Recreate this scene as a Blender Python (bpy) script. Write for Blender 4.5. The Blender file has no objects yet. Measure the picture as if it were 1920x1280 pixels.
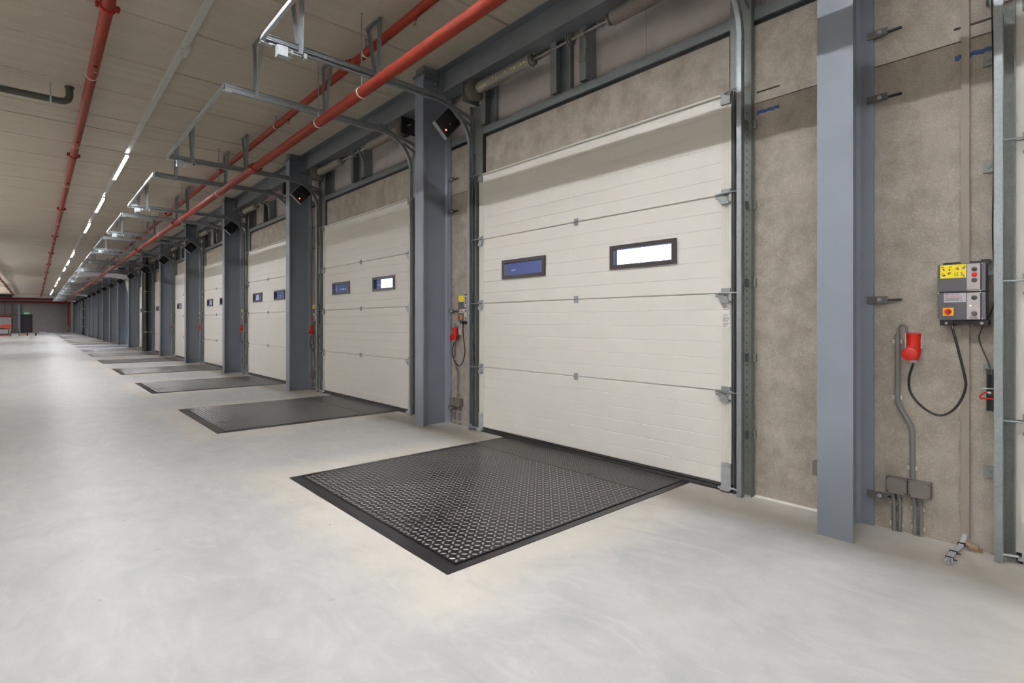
import bpy, math, random
from mathutils import Vector, Matrix
random.seed(7)
SC = bpy.context.scene
COL = SC.collection
PI = math.pi
BAY = 4.59          # spacing of columns and dock doors along the wall
NB = 17             # last bay index
HY = 85.5           # end wall
def bo(k): return BAY*k - (.075 if k < 0 else 0)
CEIL = 4.42

# ------------------------------------------------------------------ helpers
def lin(c):
    def f(u):
        u /= 255.0
        return u / 12.92 if u <= .04045 else ((u + .055) / 1.055) ** 2.4
    return (f(c[0]), f(c[1]), f(c[2]), 1.0)

class MB:
    def __init__(s):
        s.v = []; s.f = []
    def add(s, vs, fs):
        n = len(s.v); s.v += [tuple(v) for v in vs]
        s.f += [tuple(i + n for i in f) for f in fs]
        return s
    def box(s, x0, x1, y0, y1, z0, z1):
        x0, x1 = min(x0, x1), max(x0, x1); y0, y1 = min(y0, y1), max(y0, y1); z0, z1 = min(z0, z1), max(z0, z1)
        return s.add([(x0,y0,z0),(x1,y0,z0),(x1,y1,z0),(x0,y1,z0),(x0,y0,z1),(x1,y0,z1),(x1,y1,z1),(x0,y1,z1)],
              [(0,3,2,1),(4,5,6,7),(0,1,5,4),(1,2,6,5),(2,3,7,6),(3,0,4,7)])
    def obox(s, c, ax, ay, az, hx, hy, hz):
        c = Vector(c); vs = []
        for k in (-1, 1):
            for (i, j) in ((-1,-1),(1,-1),(1,1),(-1,1)):
                vs.append(c + Vector(ax)*hx*i + Vector(ay)*hy*j + Vector(az)*hz*k)
        return s.add(vs, [(0,3,2,1),(4,5,6,7),(0,1,5,4),(1,2,6,5),(2,3,7,6),(3,0,4,7)])
    def bar(s, p0, p1, w, h, up=(0,0,1)):
        p0 = Vector(p0); p1 = Vector(p1); d = (p1-p0); L = d.length; d.normalize()
        u = Vector(up); sd = d.cross(u)
        if sd.length < 1e-4: sd = d.cross(Vector((1,0,0)))
        sd.normalize(); u = sd.cross(d)
        return s.obox((p0+p1)/2, d, sd, u, L/2, w/2, h/2)
    def tube(s, p0, p1, r, n=12, r1=None):
        return s.path([p0, p1], r, n, r1)
    def path(s, pts, r, n=10, r1=None, closed=False):
        pts = [Vector(p) for p in pts]; m = len(pts); base = len(s.v)
        t = []
        for i in range(m):
            if closed: d = pts[(i+1) % m] - pts[i-1]
            elif i == 0: d = pts[1]-pts[0]
            elif i == m-1: d = pts[-1]-pts[-2]
            else: d = (pts[i+1]-pts[i]).normalized() + (pts[i]-pts[i-1]).normalized()
            t.append(d.normalized())
        u = t[0].orthogonal().normalized()
        for i in range(m):
            u = (u - t[i]*u.dot(t[i])).normalized(); w = t[i].cross(u)
            rr = r if r1 is None else r + (r1-r)*i/(m-1)
            for k in range(n):
                a = 2*PI*k/n
                s.v.append(tuple(pts[i] + (u*math.cos(a)+w*math.sin(a))*rr))
        rng = m if closed else m-1
        for i in range(rng):
            j = (i+1) % m
            for k in range(n):
                k2 = (k+1) % n
                s.f.append((base+i*n+k, base+i*n+k2, base+j*n+k2, base+j*n+k))
        if not closed:
            s.f.append(tuple(base+k for k in reversed(range(n))))
            s.f.append(tuple(base+(m-1)*n+k for k in range(n)))
        return s
    def lathe(s, c, ax, prof, n=20):
        """prof = [(distance along ax, radius)...]"""
        c = Vector(c); ax = Vector(ax).normalized(); u = ax.orthogonal().normalized(); w = ax.cross(u)
        base = len(s.v)
        for (h, r) in prof:
            for k in range(n):
                a = 2*PI*k/n
                s.v.append(tuple(c + ax*h + (u*math.cos(a)+w*math.sin(a))*r))
        for i in range(len(prof)-1):
            for k in range(n):
                k2 = (k+1) % n
                s.f.append((base+i*n+k, base+i*n+k2, base+(i+1)*n+k2, base+(i+1)*n+k))
        s.f.append(tuple(base+k for k in reversed(range(n))))
        s.f.append(tuple(base+(len(prof)-1)*n+k for k in range(n)))
        return s
    def ext(s, prof, axis, a, b):
        """extrude closed 2D profile; axis 'y': prof=(x,z); 'z': (x,y); 'x': (y,z)"""
        def P(p, t):
            return {'y': (p[0], t, p[1]), 'z': (p[0], p[1], t), 'x': (t, p[0], p[1])}[axis]
        n = len(prof)
        vs = [P(p, a) for p in prof] + [P(p, b) for p in prof]
        fs = [(i, (i+1) % n, n+(i+1) % n, n+i) for i in range(n)]
        fs += [tuple(reversed(range(n))), tuple(range(n, 2*n))]
        return s.add(vs, fs)
    def sweepxz(s, path, sect):
        """sweep closed section (offset along normal, y) along an (x,z) path"""
        m = len(path); n = len(sect); base = len(s.v)
        for i in range(m):
            a = path[max(i-1, 0)]; b = path[min(i+1, m-1)]
            tx, tz = b[0]-a[0], b[1]-a[1]; L = math.hypot(tx, tz); tx /= L; tz /= L
            nx, nz = -tz, tx
            for (o, y) in sect:
                s.v.append((path[i][0]+nx*o, y, path[i][1]+nz*o))
        for i in range(m-1):
            for k in range(n):
                k2 = (k+1) % n
                s.f.append((base+i*n+k, base+i*n+k2, base+(i+1)*n+k2, base+(i+1)*n+k))
        s.f.append(tuple(base+k for k in reversed(range(n)))); s.f.append(tuple(base+(m-1)*n+k for k in range(n)))
        return s

def fixn(me):
    import bmesh
    bm = bmesh.new(); bm.from_mesh(me); bmesh.ops.recalc_face_normals(bm, faces=bm.faces); bm.to_mesh(me); bm.free()

def obj(name, mb, mat, parent=None, smooth=False, bevel=0):
    me = bpy.data.meshes.new(name); me.from_pydata(mb.v, [], mb.f); me.update(); fixn(me)
    for m in (mat if isinstance(mat, (list, tuple)) else [mat]): me.materials.append(m)
    if smooth:
        me.polygons.foreach_set('use_smooth', [len(p.vertices) <= 4 for p in me.polygons])
        try: me.set_sharp_from_angle(angle=math.radians(40))
        except Exception: pass
    o = bpy.data.objects.new(name, me); COL.objects.link(o)
    if parent is not None: o.parent = parent
    if name in ('pictogram', 'print', 'small_print', 'red_print', 'maker_print', 'paint_mark', 'slot_row', 'tread_pattern'): o['kind'] = 'stuff'
    if bevel:
        md = o.modifiers.new('bev', 'BEVEL'); md.width = bevel; md.segments = 2; md.limit_method = 'ANGLE'
    return o

def tag(o, label=None, cat=None, group=None, kind=None):
    if label: o['label'] = label
    if cat: o['category'] = cat
    if group: o['group'] = group
    if kind: o['kind'] = kind
    return o

def thing(name, loc, label, cat, group=None):
    o = bpy.data.objects.new(name, None); COL.objects.link(o); o.location = loc
    o.empty_display_size = .1
    return tag(o, label, cat, group)

def copy_tree(o, parent=None):
    c = o.copy(); COL.objects.link(c); c.parent = parent
    for ch in list(o.children): copy_tree(ch, c)
    return c

def move(o, dy):
    o.location.y += dy
    return o

ORD = ['first', 'second', 'third', 'fourth', 'fifth', 'sixth', 'seventh', 'eighth', 'ninth', 'tenth', 'eleventh', 'twelfth',
       'thirteenth', 'fourteenth', 'fifteenth', 'sixteenth', 'seventeenth', 'eighteenth', 'nineteenth', 'twentieth']
def dn(k):   # name of the dock door k as a viewer finds it
    return 'the dock door at the right edge' if k < 0 else ('the foremost dock door' if k == 0 else 'the %s dock door' % ORD[k])
def cn(n):   # name of the column n
    return 'the foremost column' if n == 0 else 'the %s column' % ORD[n]

# ------------------------------------------------------------------ materials
def newmat(name):
    m = bpy.data.materials.new(name); m.use_nodes = True
    nt = m.node_tree; b = nt.nodes['Principled BSDF']
    return m, nt, b
def N(nt, t, **kw):
    n = nt.nodes.new(t)
    for k, v in kw.items(): setattr(n, k, v)
    return n
def coords(nt, scale=(1,1,1), which='Object'):
    tc = N(nt, 'ShaderNodeTexCoord'); mp = N(nt, 'ShaderNodeMapping')
    mp.inputs['Scale'].default_value = scale
    nt.links.new(tc.outputs[which], mp.inputs['Vector'])
    return mp.outputs['Vector']
def noise(nt, vec, scale, detail=4, rough=.55, dist=0):
    n = N(nt, 'ShaderNodeTexNoise'); n.inputs['Scale'].default_value = scale
    n.inputs['Detail'].default_value = detail; n.inputs['Roughness'].default_value = rough; n.inputs['Distortion'].default_value = dist
    nt.links.new(vec, n.inputs['Vector']); return n.outputs['Fac']
def ramp(nt, fac, stops):
    r = N(nt, 'ShaderNodeValToRGB'); e = r.color_ramp.elements
    while len(e) < len(stops): e.new(.5)
    for i, (p, c) in enumerate(stops):
        e[i].position = p; e[i].color = c if len(c) == 4 else (*c, 1)
    nt.links.new(fac, r.inputs['Fac']); return r.outputs['Color']
def mixc(nt, fac, a, b, mode='MIX'):
    m = N(nt, 'ShaderNodeMix', data_type='RGBA', blend_type=mode)
    for sock, v in ((m.inputs['Factor'], fac), (m.inputs['A'], a), (m.inputs['B'], b)):
        if isinstance(v, (int, float)): sock.default_value = v
        elif isinstance(v, (tuple, list)): sock.default_value = v
        else: nt.links.new(v, sock)
    for i in m.inputs:
        if i.type == 'RGBA' and i.name == 'A' and not isinstance(a, (int, float)):
            if isinstance(a, (tuple, list)): i.default_value = a
            else: nt.links.new(a, i)
        if i.type == 'RGBA' and i.name == 'B':
            if isinstance(b, (tuple, list)): i.default_value = b
            else: nt.links.new(b, i)
    return [o for o in m.outputs if o.type == 'RGBA'][0]
def math_(nt, op, a, b=None, c=None):
    m = N(nt, 'ShaderNodeMath', operation=op)
    for i, v in enumerate((a, b, c)):
        if v is None: continue
        if isinstance(v, (int, float)): m.inputs[i].default_value = v
        else: nt.links.new(v, m.inputs[i])
    return m.outputs[0]
def bump(nt, b, h, strength=.2, dist=.01):
    bp = N(nt, 'ShaderNodeBump'); bp.inputs['Strength'].default_value = strength; bp.inputs['Distance'].default_value = dist
    nt.links.new(h, bp.inputs['Height']); nt.links.new(bp.outputs['Normal'], b.inputs['Normal'])

def paint(name, c, rough=.5, metal=0., var=.08, scale=9., bstr=.0, bscale=200., coords_='Object'):
    m, nt, b = newmat(name); c = lin(c); v = coords(nt, which=coords_)
    n = noise(nt, v, scale, 5)
    lo = tuple(x*(1-var) for x in c[:3]) + (1,); hi = tuple(min(1, x*(1+var)) for x in c[:3]) + (1,)
    nt.links.new(ramp(nt, n, [(.3, lo), (.7, hi)]), b.inputs['Base Color'])
    b.inputs['Roughness'].default_value = rough; b.inputs['Metallic'].default_value = metal
    if bstr: bump(nt, b, noise(nt, v, bscale, 2), bstr, .002)
    return m

def galv(name, c=(176,182,182), rough=.38):
    m, nt, b = newmat(name); v = coords(nt)
    vo = N(nt, 'ShaderNodeTexVoronoi'); vo.inputs['Scale'].default_value = 60; nt.links.new(v, vo.inputs['Vector'])
    n = noise(nt, v, 14, 4)
    f = math_(nt, 'ADD', math_(nt, 'MULTIPLY', vo.outputs['Distance'], .5), math_(nt, 'MULTIPLY', n, .7))
    c = lin(c)
    nt.links.new(ramp(nt, f, [(.25, tuple(x*.86 for x in c[:3])), (.8, tuple(min(1, x*1.08) for x in c[:3]))]), b.inputs['Base Color'])
    b.inputs['Metallic'].default_value = .6; b.inputs['Roughness'].default_value = rough
    return m

def emis(name, c, s):
    m, nt, b = newmat(name)
    b.inputs['Base Color'].default_value = (*c, 1); b.inputs['Emission Color'].default_value = (*c, 1)
    b.inputs['Emission Strength'].default_value = s
    return m

# wall concrete
def concrete_wall():
    m, nt, b = newmat('wall_concrete'); v = coords(nt, which='Object')
    big = noise(nt, v, .9, 5, .6, .6); mid = noise(nt, v, 7, 6, .65); fine = noise(nt, v, 120, 3, .7)
    base = ramp(nt, big, [(.3, lin((152,143,130))), (.7, lin((176,167,154)))])
    base = mixc(nt, .55, base, ramp(nt, mid, [(.3, lin((140,133,122))), (.75, lin((196,187,176)))]))
    # pale lime freckles
    vs_ = coords(nt, (1, 1, .22), 'Object'); st = noise(nt, vs_, 3.2, 5, .6, .3)
    base = mixc(nt, math_(nt, 'MULTIPLY', ramp(nt, st, [(.5, (0,0,0)), (.68, (1,1,1))]), .35), base, lin((198,190,182)))
    sp = ramp(nt, math_(nt, 'ADD', math_(nt, 'MULTIPLY', fine, .75), math_(nt, 'MULTIPLY', mid, .25)), [(.50, (0,0,0)), (.60, (1,1,1))])
    base = mixc(nt, math_(nt, 'MULTIPLY', sp, .5), base, lin((210,202,192)))
    base = mixc(nt, 1., base, (.88,.87,.86,1), 'MULTIPLY')
    vo = N(nt, 'ShaderNodeTexVoronoi'); vo.inputs['Scale'].default_value = 17; nt.links.new(v, vo.inputs['Vector'])
    pit = ramp(nt, vo.outputs['Distance'], [(.03, (1,1,1)), (.05, (0,0,0))])
    base = mixc(nt, math_(nt, 'MULTIPLY', pit, .7), base, lin((70,64,56)))
    nt.links.new(base, b.inputs['Base Color']); b.inputs['Roughness'].default_value = .82
    h = math_(nt, 'ADD', mid, math_(nt, 'MULTIPLY', fine, .5)); bump(nt, b, h, .35, .004)
    return m

def concrete_ceiling():
    m, nt, b = newmat('ceiling_concrete'); v = coords(nt, (.35, 4.5, 1), 'Object'); v2 = coords(nt)
    n1 = noise(nt, v, 1.6, 6, .6); n2 = noise(nt, v2, 60, 3); 
    base = ramp(nt, n1, [(.3, lin((190,180,163))), (.7, lin((206,197,181)))])
    base = mixc(nt, .25, base, ramp(nt, n2, [(.35, lin((160,150,133))), (.7, lin((205,196,180)))]))
    # joints: dark bands along the edges of every plank (mortar seep), by plank pitch
    nt.links.new(base, b.inputs['Base Color']); b.inputs['Roughness'].default_value = .85
    bump(nt, b, n2, .2, .003)
    return m

def concrete_floor():
    m, nt, b = newmat('floor_concrete'); v = coords(nt)
    big = noise(nt, v, .55, 5, .6, .8); mid = noise(nt, v, 2.3, 6, .62, .5); fine = noise(nt, v, 30, 4, .6)
    base = ramp(nt, big, [(.32, lin((162,164,164))), (.5, lin((176,175,172))), (.72, lin((184,180,172)))])
    base = mixc(nt, .5, base, ramp(nt, mid, [(.3, lin((162,163,162))), (.7, lin((196,194,190)))]))
    # later, creamier pours: infill round each leveller and the strip at the wall
    geo = N(nt, 'ShaderNodeSeparateXYZ'); nt.links.new(v, geo.inputs[0])
    wob = math_(nt, 'MULTIPLY', math_(nt, 'SUBTRACT', mid, .5), .55)
    x = math_(nt, 'ADD', geo.outputs['X'], wob); y = math_(nt, 'ADD', geo.outputs['Y'], wob)
    yy = math_(nt, 'SUBTRACT', math_(nt, 'MODULO', math_(nt, 'ADD', y, 459 - 3.365 + BAY/2), BAY), BAY/2)
    ay = math_(nt, 'ABSOLUTE', yy)
    def sstep(val, a, c_):
        mr = N(nt, 'ShaderNodeMapRange', interpolation_type='SMOOTHSTEP'); nt.links.new(val, mr.inputs['Value'])
        mr.inputs['From Min'].default_value = a; mr.inputs['From Max'].default_value = c_; return mr.outputs[0]
    inx = sstep(x, 1.05, 1.45); iny = math_(nt, 'SUBTRACT', 1., sstep(ay, 1.25, 1.7))
    zone = math_(nt, 'MULTIPLY', inx, iny)
    strip = sstep(x, 3.3, 3.62)
    zone = math_(nt, 'MAXIMUM', zone, strip)
    base = mixc(nt, math_(nt, 'MULTIPLY', zone, .85), base, mixc(nt, mid, lin((190,184,174)), lin((205,198,186))))
    # wisps of trowelling, fine speckle and small scuffs
    vw = coords(nt, (1, .45, 1)); wisp = noise(nt, vw, 3.6, 8, .68, 2.2); grain = noise(nt, v, 160, 2, .6)
    base = mixc(nt, math_(nt, 'MULTIPLY', ramp(nt, wisp, [(.5, (0,0,0)), (.66, (1,1,1))]), .28), base, lin((206,203,198)))
    base = mixc(nt, math_(nt, 'MULTIPLY', ramp(nt, wisp, [(.34, (1,1,1)), (.46, (0,0,0))]), .22), base, lin((152,150,147)))
    base = mixc(nt, math_(nt, 'MULTIPLY', ramp(nt, grain, [(.35, (1,1,1)), (.5, (0,0,0))]), .10), base, lin((130,124,116)))
    vs2 = N(nt, 'ShaderNodeTexVoronoi'); vs2.inputs['Scale'].default_value = 6.; nt.links.new(coords(nt, (1, .5, 1)), vs2.inputs['Vector'])
    s2 = ramp(nt, math_(nt, 'ADD', vs2.outputs['Distance'], math_(nt, 'MULTIPLY', math_(nt, 'SUBTRACT', fine, .5), .22)), [(.015, (1,1,1)), (.03, (0,0,0))])
    base = mixc(nt, math_(nt, 'MULTIPLY', s2, .5), base, lin((120,108,92)))
    vo = N(nt, 'ShaderNodeTexVoronoi'); vo.inputs['Scale'].default_value = 2.6; nt.links.new(v, vo.inputs['Vector'])
    sc = ramp(nt, math_(nt, 'ADD', vo.outputs['Distance'], math_(nt, 'MULTIPLY', math_(nt, 'SUBTRACT', fine, .5), .09)), [(.035, (1,1,1)), (.06, (0,0,0))])
    base = mixc(nt, math_(nt, 'MULTIPLY', sc, .35), base, lin((150,138,120)))
    nt.links.new(base, b.inputs['Base Color'])
    r = ramp(nt, mid, [(.3, (.40,.40,.40)), (.7, (.55,.55,.55))])
    rz = mixc(nt, math_(nt, 'MULTIPLY', zone, .8), r, (.68,.68,.68,1))
    nt.links.new(rz, b.inputs['Roughness'])
    b.inputs['Specular IOR Level'].default_value = .35
    b.inputs['Coat Weight'].default_value = .05; b.inputs['Coat Roughness'].default_value = .22
    bump(nt, b, math_(nt, 'ADD', mid, math_(nt, 'MULTIPLY', fine, .25)), .06, .01)
    return m

def sheet_panel():
    m, nt, b = newmat('ribbed_sheet'); v = coords(nt)
    geo = N(nt, 'ShaderNodeSeparateXYZ'); nt.links.new(v, geo.inputs[0])
    w = math_(nt, 'SINE', math_(nt, 'MULTIPLY', geo.outputs['Y'], 2*PI/.022))
    n = noise(nt, v, 5, 3)
    base = ramp(nt, n, [(.3, lin((196,188,184))), (.7, lin((206,199,195)))])
    line = ramp(nt, math_(nt, 'FRACT', math_(nt, 'MULTIPLY', math_(nt, 'ADD', geo.outputs['Y'], 100 - .74), 1/1.0)), [(.0, (.25,.25,.25)), (.006, (1,1,1))])
    base = mixc(nt, 1., base, line, 'MULTIPLY')
    nt.links.new(base, b.inputs['Base Color']); b.inputs['Roughness'].default_value = .45
    bump(nt, b, w, .25, .002)
    return m

def tread_steel(name, dark, light):
    m, nt, b = newmat(name); v = coords(nt)
    n = noise(nt, v, 1.4, 5, .6, .8); n2 = noise(nt, v, 25, 4)
    f = math_(nt, 'ADD', math_(nt, 'MULTIPLY', n, .8), math_(nt, 'MULTIPLY', n2, .25))
    nt.links.new(ramp(nt, f, [(.22, lin(dark)), (.72, lin(light))]), b.inputs['Base Color'])
    nt.links.new(ramp(nt, n, [(.3, (.26,.26,.26)), (.7, (.42,.42,.42))]), b.inputs['Roughness'])
    b.inputs['Metallic'].default_value = .45; b.inputs['Specular IOR Level'].default_value = .5
    return m

M = {}
M['wall'] = concrete_wall(); M['ceil'] = concrete_ceiling(); M['floor'] = concrete_floor(); M['sheet'] = sheet_panel()
M['col'] = paint('column_paint', (130,137,148), .42, 0, .05, 3)
M['beam'] = paint('beam_paint', (112,117,122), .45, 0, .06, 3)
M['colbk'] = paint('bracket_steel', (104,102,98), .5, .2, .1, 20)
M['rail'] = galv('galvanised_rail', (152,158,160)); M['railb'] = galv('galvanised_bright', (205,212,214), .3)
M['railg'] = galv('galvanised_plate', (138,143,140), .5)
M['gray_p'] = paint('primer_grey', (122,128,130), .5, 0, .06, 6)
M['door'] = paint('door_panel', (222,218,210), .42, 0, .02, 2.5, .12, 260)
M['cap'] = paint('door_edge_cap', (216,214,204), .4, 0, .02, 6)
M['blk'] = paint('black_rubber', (26,25,25), .6, 0, .15, 10)
M['blkp'] = paint('black_plastic', (22,22,24), .35, 0, .1, 10)
M['frame'] = paint('window_frame', (52,46,46), .4, 0, .06, 10)
M['red'] = paint('red_pipe_paint', (132,44,28), .45, 0, .12, 12)
M['redd'] = paint('red_coupling_paint', (140,32,22), .4, 0, .1, 20)
M['white'] = paint('white_plastic', (225,222,215), .4, 0, .03, 10)
M['trunk'] = paint('lamp_trunking', (205,204,200), .4, 0, .03, 10)
M['brass'] = paint('brass', (176,140,80), .3, .9, .05, 20)
M['drain'] = paint('dark_drain_pvc', (66,68,62), .4, 0, .06, 10)
M['plug'] = paint('red_plug', (196,34,24), .35, 0, .06, 10)
M['pgrey'] = paint('grey_conduit', (122,120,118), .45, 0, .05, 12)
M['jbox'] = paint('grey_junction_box', (112,107,101), .5, 0, .05, 12)
M['duct'] = paint('cable_duct', (150,141,130), .5, 0, .05, 8)
M['ctl'] = paint('control_box_plastic', (82,80,86), .4, 0, .04, 12)
M['ctl2'] = paint('control_side_plastic', (100,98,104), .4, 0, .04, 12)
M['strip'] = paint('control_strip', (178,170,170), .4, 0, .03, 12)
M['yel'] = paint('yellow_sticker', (245,226,10), .4, 0, .03, 12)
M['org'] = paint('yellow_switch_plate', (246,178,8), .4, 0, .03, 12)
M['btn'] = paint('button_grey', (74,74,76), .4, 0, .04, 12)
M['btnr'] = paint('button_red', (190,14,16), .35, 0, .04, 12)
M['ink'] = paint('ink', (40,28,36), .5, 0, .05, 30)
M['inkr'] = paint('ink_red', (205,88,92), .5, 0, .05, 30)
M['lbl'] = paint('label_silver', (180,182,188), .4, 0, .03, 12)
M['blue'] = paint('blue_tape', (44,78,140), .5, 0, .15, 40)
M['slot'] = paint('slot_dark', (44,40,36), .7, 0, .1, 20)
M['steel'] = paint('shaft_steel', (150,148,140), .35, .7, .08, 20)
M['spring'] = paint('spring_steel', (142,138,130), .45, .35, .06, 20)
M['drum'] = paint('drum_cast', (112,108,98), .45, .3, .1, 20)
M['tread'] = tread_steel('tread_steel', (20,18,18), (50,47,46))
M['treadr'] = tread_steel('tread_raised', (92,89,88), (176,173,170))  # same steel, coloured lighter for the lamp glints on the raised studs
M['lframe'] = tread_steel('leveller_frame_steel', (30,29,31), (62,59,61))
M['orange'] = paint('orange_machine', (206,84,52), .45, 0, .1, 8)
M['board'] = paint('white_board', (196,196,196), .6, 0, .04, 3)
M['wood'] = paint('raw_timber', (172,150,124), .7, 0, .1, 8)
M['exitg'] = emis('exit_sign_green', (.05,.32,.2), .5)
M['endc'] = paint('end_wall_panel', (142,134,126), .8, 0, .08, 2)
M['shelter'] = paint('shelter_curtain', (60,62,78), .7, 0, .1, 4)
M['yard'] = paint('yard_asphalt', (120,120,124), .9, 0, .1, 3)
M['sensl'] = emis('red_led', (1.,.08,.06), 6.)
M['ledg'] = emis('green_led', (.35,1.,.2), 4.)
M['lamp'] = emis('lit_lamp_lens', (.955,.975,1.02), 178.)
M['lens'] = paint('unlit_lens', (212,210,206), .4, 0, .02, 6)
for q in ('red', 'redd'):
    b_ = M[q].node_tree.nodes['Principled BSDF']; b_.inputs['Specular IOR Level'].default_value = .22; b_.inputs['Roughness'].default_value = .55
# window pane glass: plain clear glass
gm, gnt, gb = newmat('window_glass')
gb.inputs['Base Color'].default_value = (.82,.84,.95,1); gb.inputs['Roughness'].default_value = .02
gb.inputs['Transmission Weight'].default_value = 1.; gb.inputs['IOR'].default_value = 1.05
_n = N(gnt, 'ShaderNodeTexNoise'); _n.inputs['Scale'].default_value = 3.; _v = coords(gnt); gnt.links.new(_v, _n.inputs['Vector'])
bump(gnt, gb, _n.outputs['Fac'], .01, .001)
M['glass'] = gm

# ------------------------------------------------------------------ the setting
XW = 3.96
XL = -20.0; YN = -9.0
fl = MB(); fl.box(XL-.2, 4.2, YN-.2, HY+.3, -.25, 0)
tag(obj('floor', fl, M['floor']), 'pale polished concrete floor with creamier strip at the dock wall', kind='structure')

# ceiling: precast planks with joint grooves; pitch of a filler strip every six planks
joints = []
y = 10.24 - 7.88*3
while y < HY+1:
    joints.append(y)
    z = y + .68
    for k in range(6): joints.append(z); z += 1.2
    y += 7.88
joints = sorted(j for j in joints if YN < j < HY)
prof = [(YN-.2, CEIL+.3), (YN-.2, CEIL)]
for i, j in enumerate(joints):
    d = .022 if i % 2 else .014
    prof += [(j-.016, CEIL), (j-.009, CEIL+d), (j+.009, CEIL+d), (j+.016, CEIL)]
prof += [(HY+.2, CEIL), (HY+.2, CEIL+.3)]
ce = MB()
top = CEIL+.3
for a, b_ in zip(prof[1:-1], prof[2:-1]):
    ce.add([(XL-.2, a[0], a[1]), (4.2, a[0], a[1]), (4.2, b_[0], b_[1]), (XL-.2, b_[0], b_[1])], [(0,1,2,3)])
ce.box(XL-.2, 4.2, YN-.2, HY+.2, top-.05, top)
ceo = obj('ceiling', ce, M['ceil'])
tag(ceo, 'beige precast concrete plank ceiling with cross joints', kind='structure')

mid = 3.433     # middle of dock door 0
D0, D1 = 1.90, 4.965
OPEN = (7, 13, 17)
# dock wall: piers between doors and lintels over them
w = MB(); g = MB()
for k in range(-2, NB+1):
    o = BAY*k
    a, b_ = D1-.02+bo(k), D0+.02+o+BAY        # pier between door k and door k+1
    if k == NB: b_ = HY+.2
    if k == -2: a = YN-.2
    w.box(XW, 4.16, a, b_, 0, 2.887); w.box(XW+.02, 4.16, a, b_, 2.887, 2.893); w.box(XW, 4.16, a, b_, 2.893, 3.465)
    if k >= -1: w.box(XW, 4.16, D0+.02+o, D1-.07+bo(k), 2.97, 3.465)
wall = tag(obj('wall_right', w, M['wall']), 'speckled grey concrete dock wall between and above the dock doors', kind='structure')
def wchild(name, mb, mat, **k): return obj(name, mb, mat, wall, **k)
tag(obj('wall_upper', MB().box(4.05, 4.2, YN-.2, HY+.2, 3.40, CEIL+.02), M['sheet']), 'pale finely ribbed sheet cladding above the concrete', kind='structure')
tag(obj('trim_1', MB().box(3.985, 4.05, YN, HY, 3.465, 3.505), M['blk']), 'black strip standing in for the dark gap on top of the concrete wall', kind='structure')  # black strip puts the dark of the open gap into colour
tag(obj('wall_left', MB().box(XL-.2, XL, YN-.2, HY+.2, 0, CEIL+.02), M['wall']), kind='structure')
tag(obj('wall_near', MB().box(XL, 4.05, YN-.2, YN, 0, CEIL+.02), M['wall']), kind='structure')
ew = MB(); ew.box(XL, -1.24, HY, HY+.2, 0, CEIL+.02); ew.box(-.27, 4.05, HY, HY+.2, 0, CEIL+.02); ew.box(-1.24, -.27, HY, HY+.2, 2.18, CEIL+.02)
endw = tag(obj('wall_end', ew, M['endc']), 'distant grey-brown end wall with a dark doorway', kind='structure')
sm = MB()
for x in (-3.9, -2.62, -1.98): sm.box(x-.02, x+.02, HY-.01, HY, 0, 3.7)
sm.box(-3.2, -1.55, HY-.01, HY, 2.12, 2.16)
obj('panel_joint', sm, M['slot'], endw)
yd = MB().box(4.3, 40, -20, HY+30, -1.3, -1.2)
tag(obj('yard_ground', yd, M['yard']), kind='structure')

# marks on the wall
wchild('sealant_line', MB().ext([(3.935, 0), (3.965, 0), (3.965, .012), (3.95, .008)], 'y', 1.2, 1.74), M['white'])
for n in range(0, 6):
    o = BAY*n
    for (y0, y1, z) in ((.43, .595, 2.80), (1.57, 1.73, 2.82)):
        mb = MB(); k = 9
        for i in range(k):
            a = y0+(y1-y0)*i/k; b_ = y0+(y1-y0)*(i+1)/k; j = .004*math.sin(i*2.1+n)
            mb.box(XW-.002, XW+.001, a+o, b_+o, z-.012+j, z+.012+j*.6)
        wchild('tape_mark', mb, M['blue'])
    mb = MB()
    for (y0, y1, z) in ((.43, .60, 2.968), (1.57, 1.73, 2.968)):
        mb = MB().box(XW-.0015, XW+.001, y0+o, y1+o, z-.006, z+.006); wchild('anchor_slot', mb, M['slot'])

# ------------------------------------------------------------------ columns, beams
def column():
    t = thing('steel_column', (3.74, 1.085, 0), '', 'column', 'blue-grey steel columns along the dock wall')
    ox, oy = 3.74, 1.085
    m = MB()
    m.box(-.21, -.193, -.095, .095, 0, 4.31)
    m.box(.195, .212, -.095, .095, 0, 4.31)
    m.box(-.193, .195, -.0055, .0055, 0, 4.31)
    for sx in (-1, 1):                    # root fillets
        xx = -.193 if sx < 0 else .195
        for sy in (-1, 1):
            m.ext([(xx, sy*.005), (xx-sx*.022, sy*.005), (xx, sy*.027)], 'z', 0, 4.31)
    obj('profile', m, M['col'], t)
    obj('cap_plate', MB().box(-.23, .23, -.12, .12, 4.31, 4.33).box(-.2, .2, -.09, .09, 4.33, 4.42), M['beam'], t)
    for z in (3.084, 2.68, 1.42, .20):
        for s_ in ((-1,) if z != 1.42 else (-1,)):
            b = obj('wall_bracket', MB().box(.186, .194, s_*.06, s_*.168, z-.022, z+.022), M['colbk'], t)
            obj('bolt', MB().lathe((.186, s_*.128, z), (-1,0,0), [(0,.013),(.004,.013),(.004,.010),(.014,.009)], 8), M['railb'], b)
            obj('anchor_rod', MB().box(.20, .219, s_*.168, s_*.238, z-.005, z+.005), M['blkp'], b)
    bm = MB()
    for z in (4.16, 4.22, 4.28, 4.34):
        for x in (.02, .12):
            bm.lathe((x, -.012, z), (0,-1,0), [(0,.012),(.012,.011)], 6)
    obj('bolt_group', bm, M['railb'], t)
    return t
c0 = column()
cols = [c0]
for n in range(1, NB+2):
    c = copy_tree(c0); c.location.y += BAY*n; cols.append(c)
cm1 = None
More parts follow.
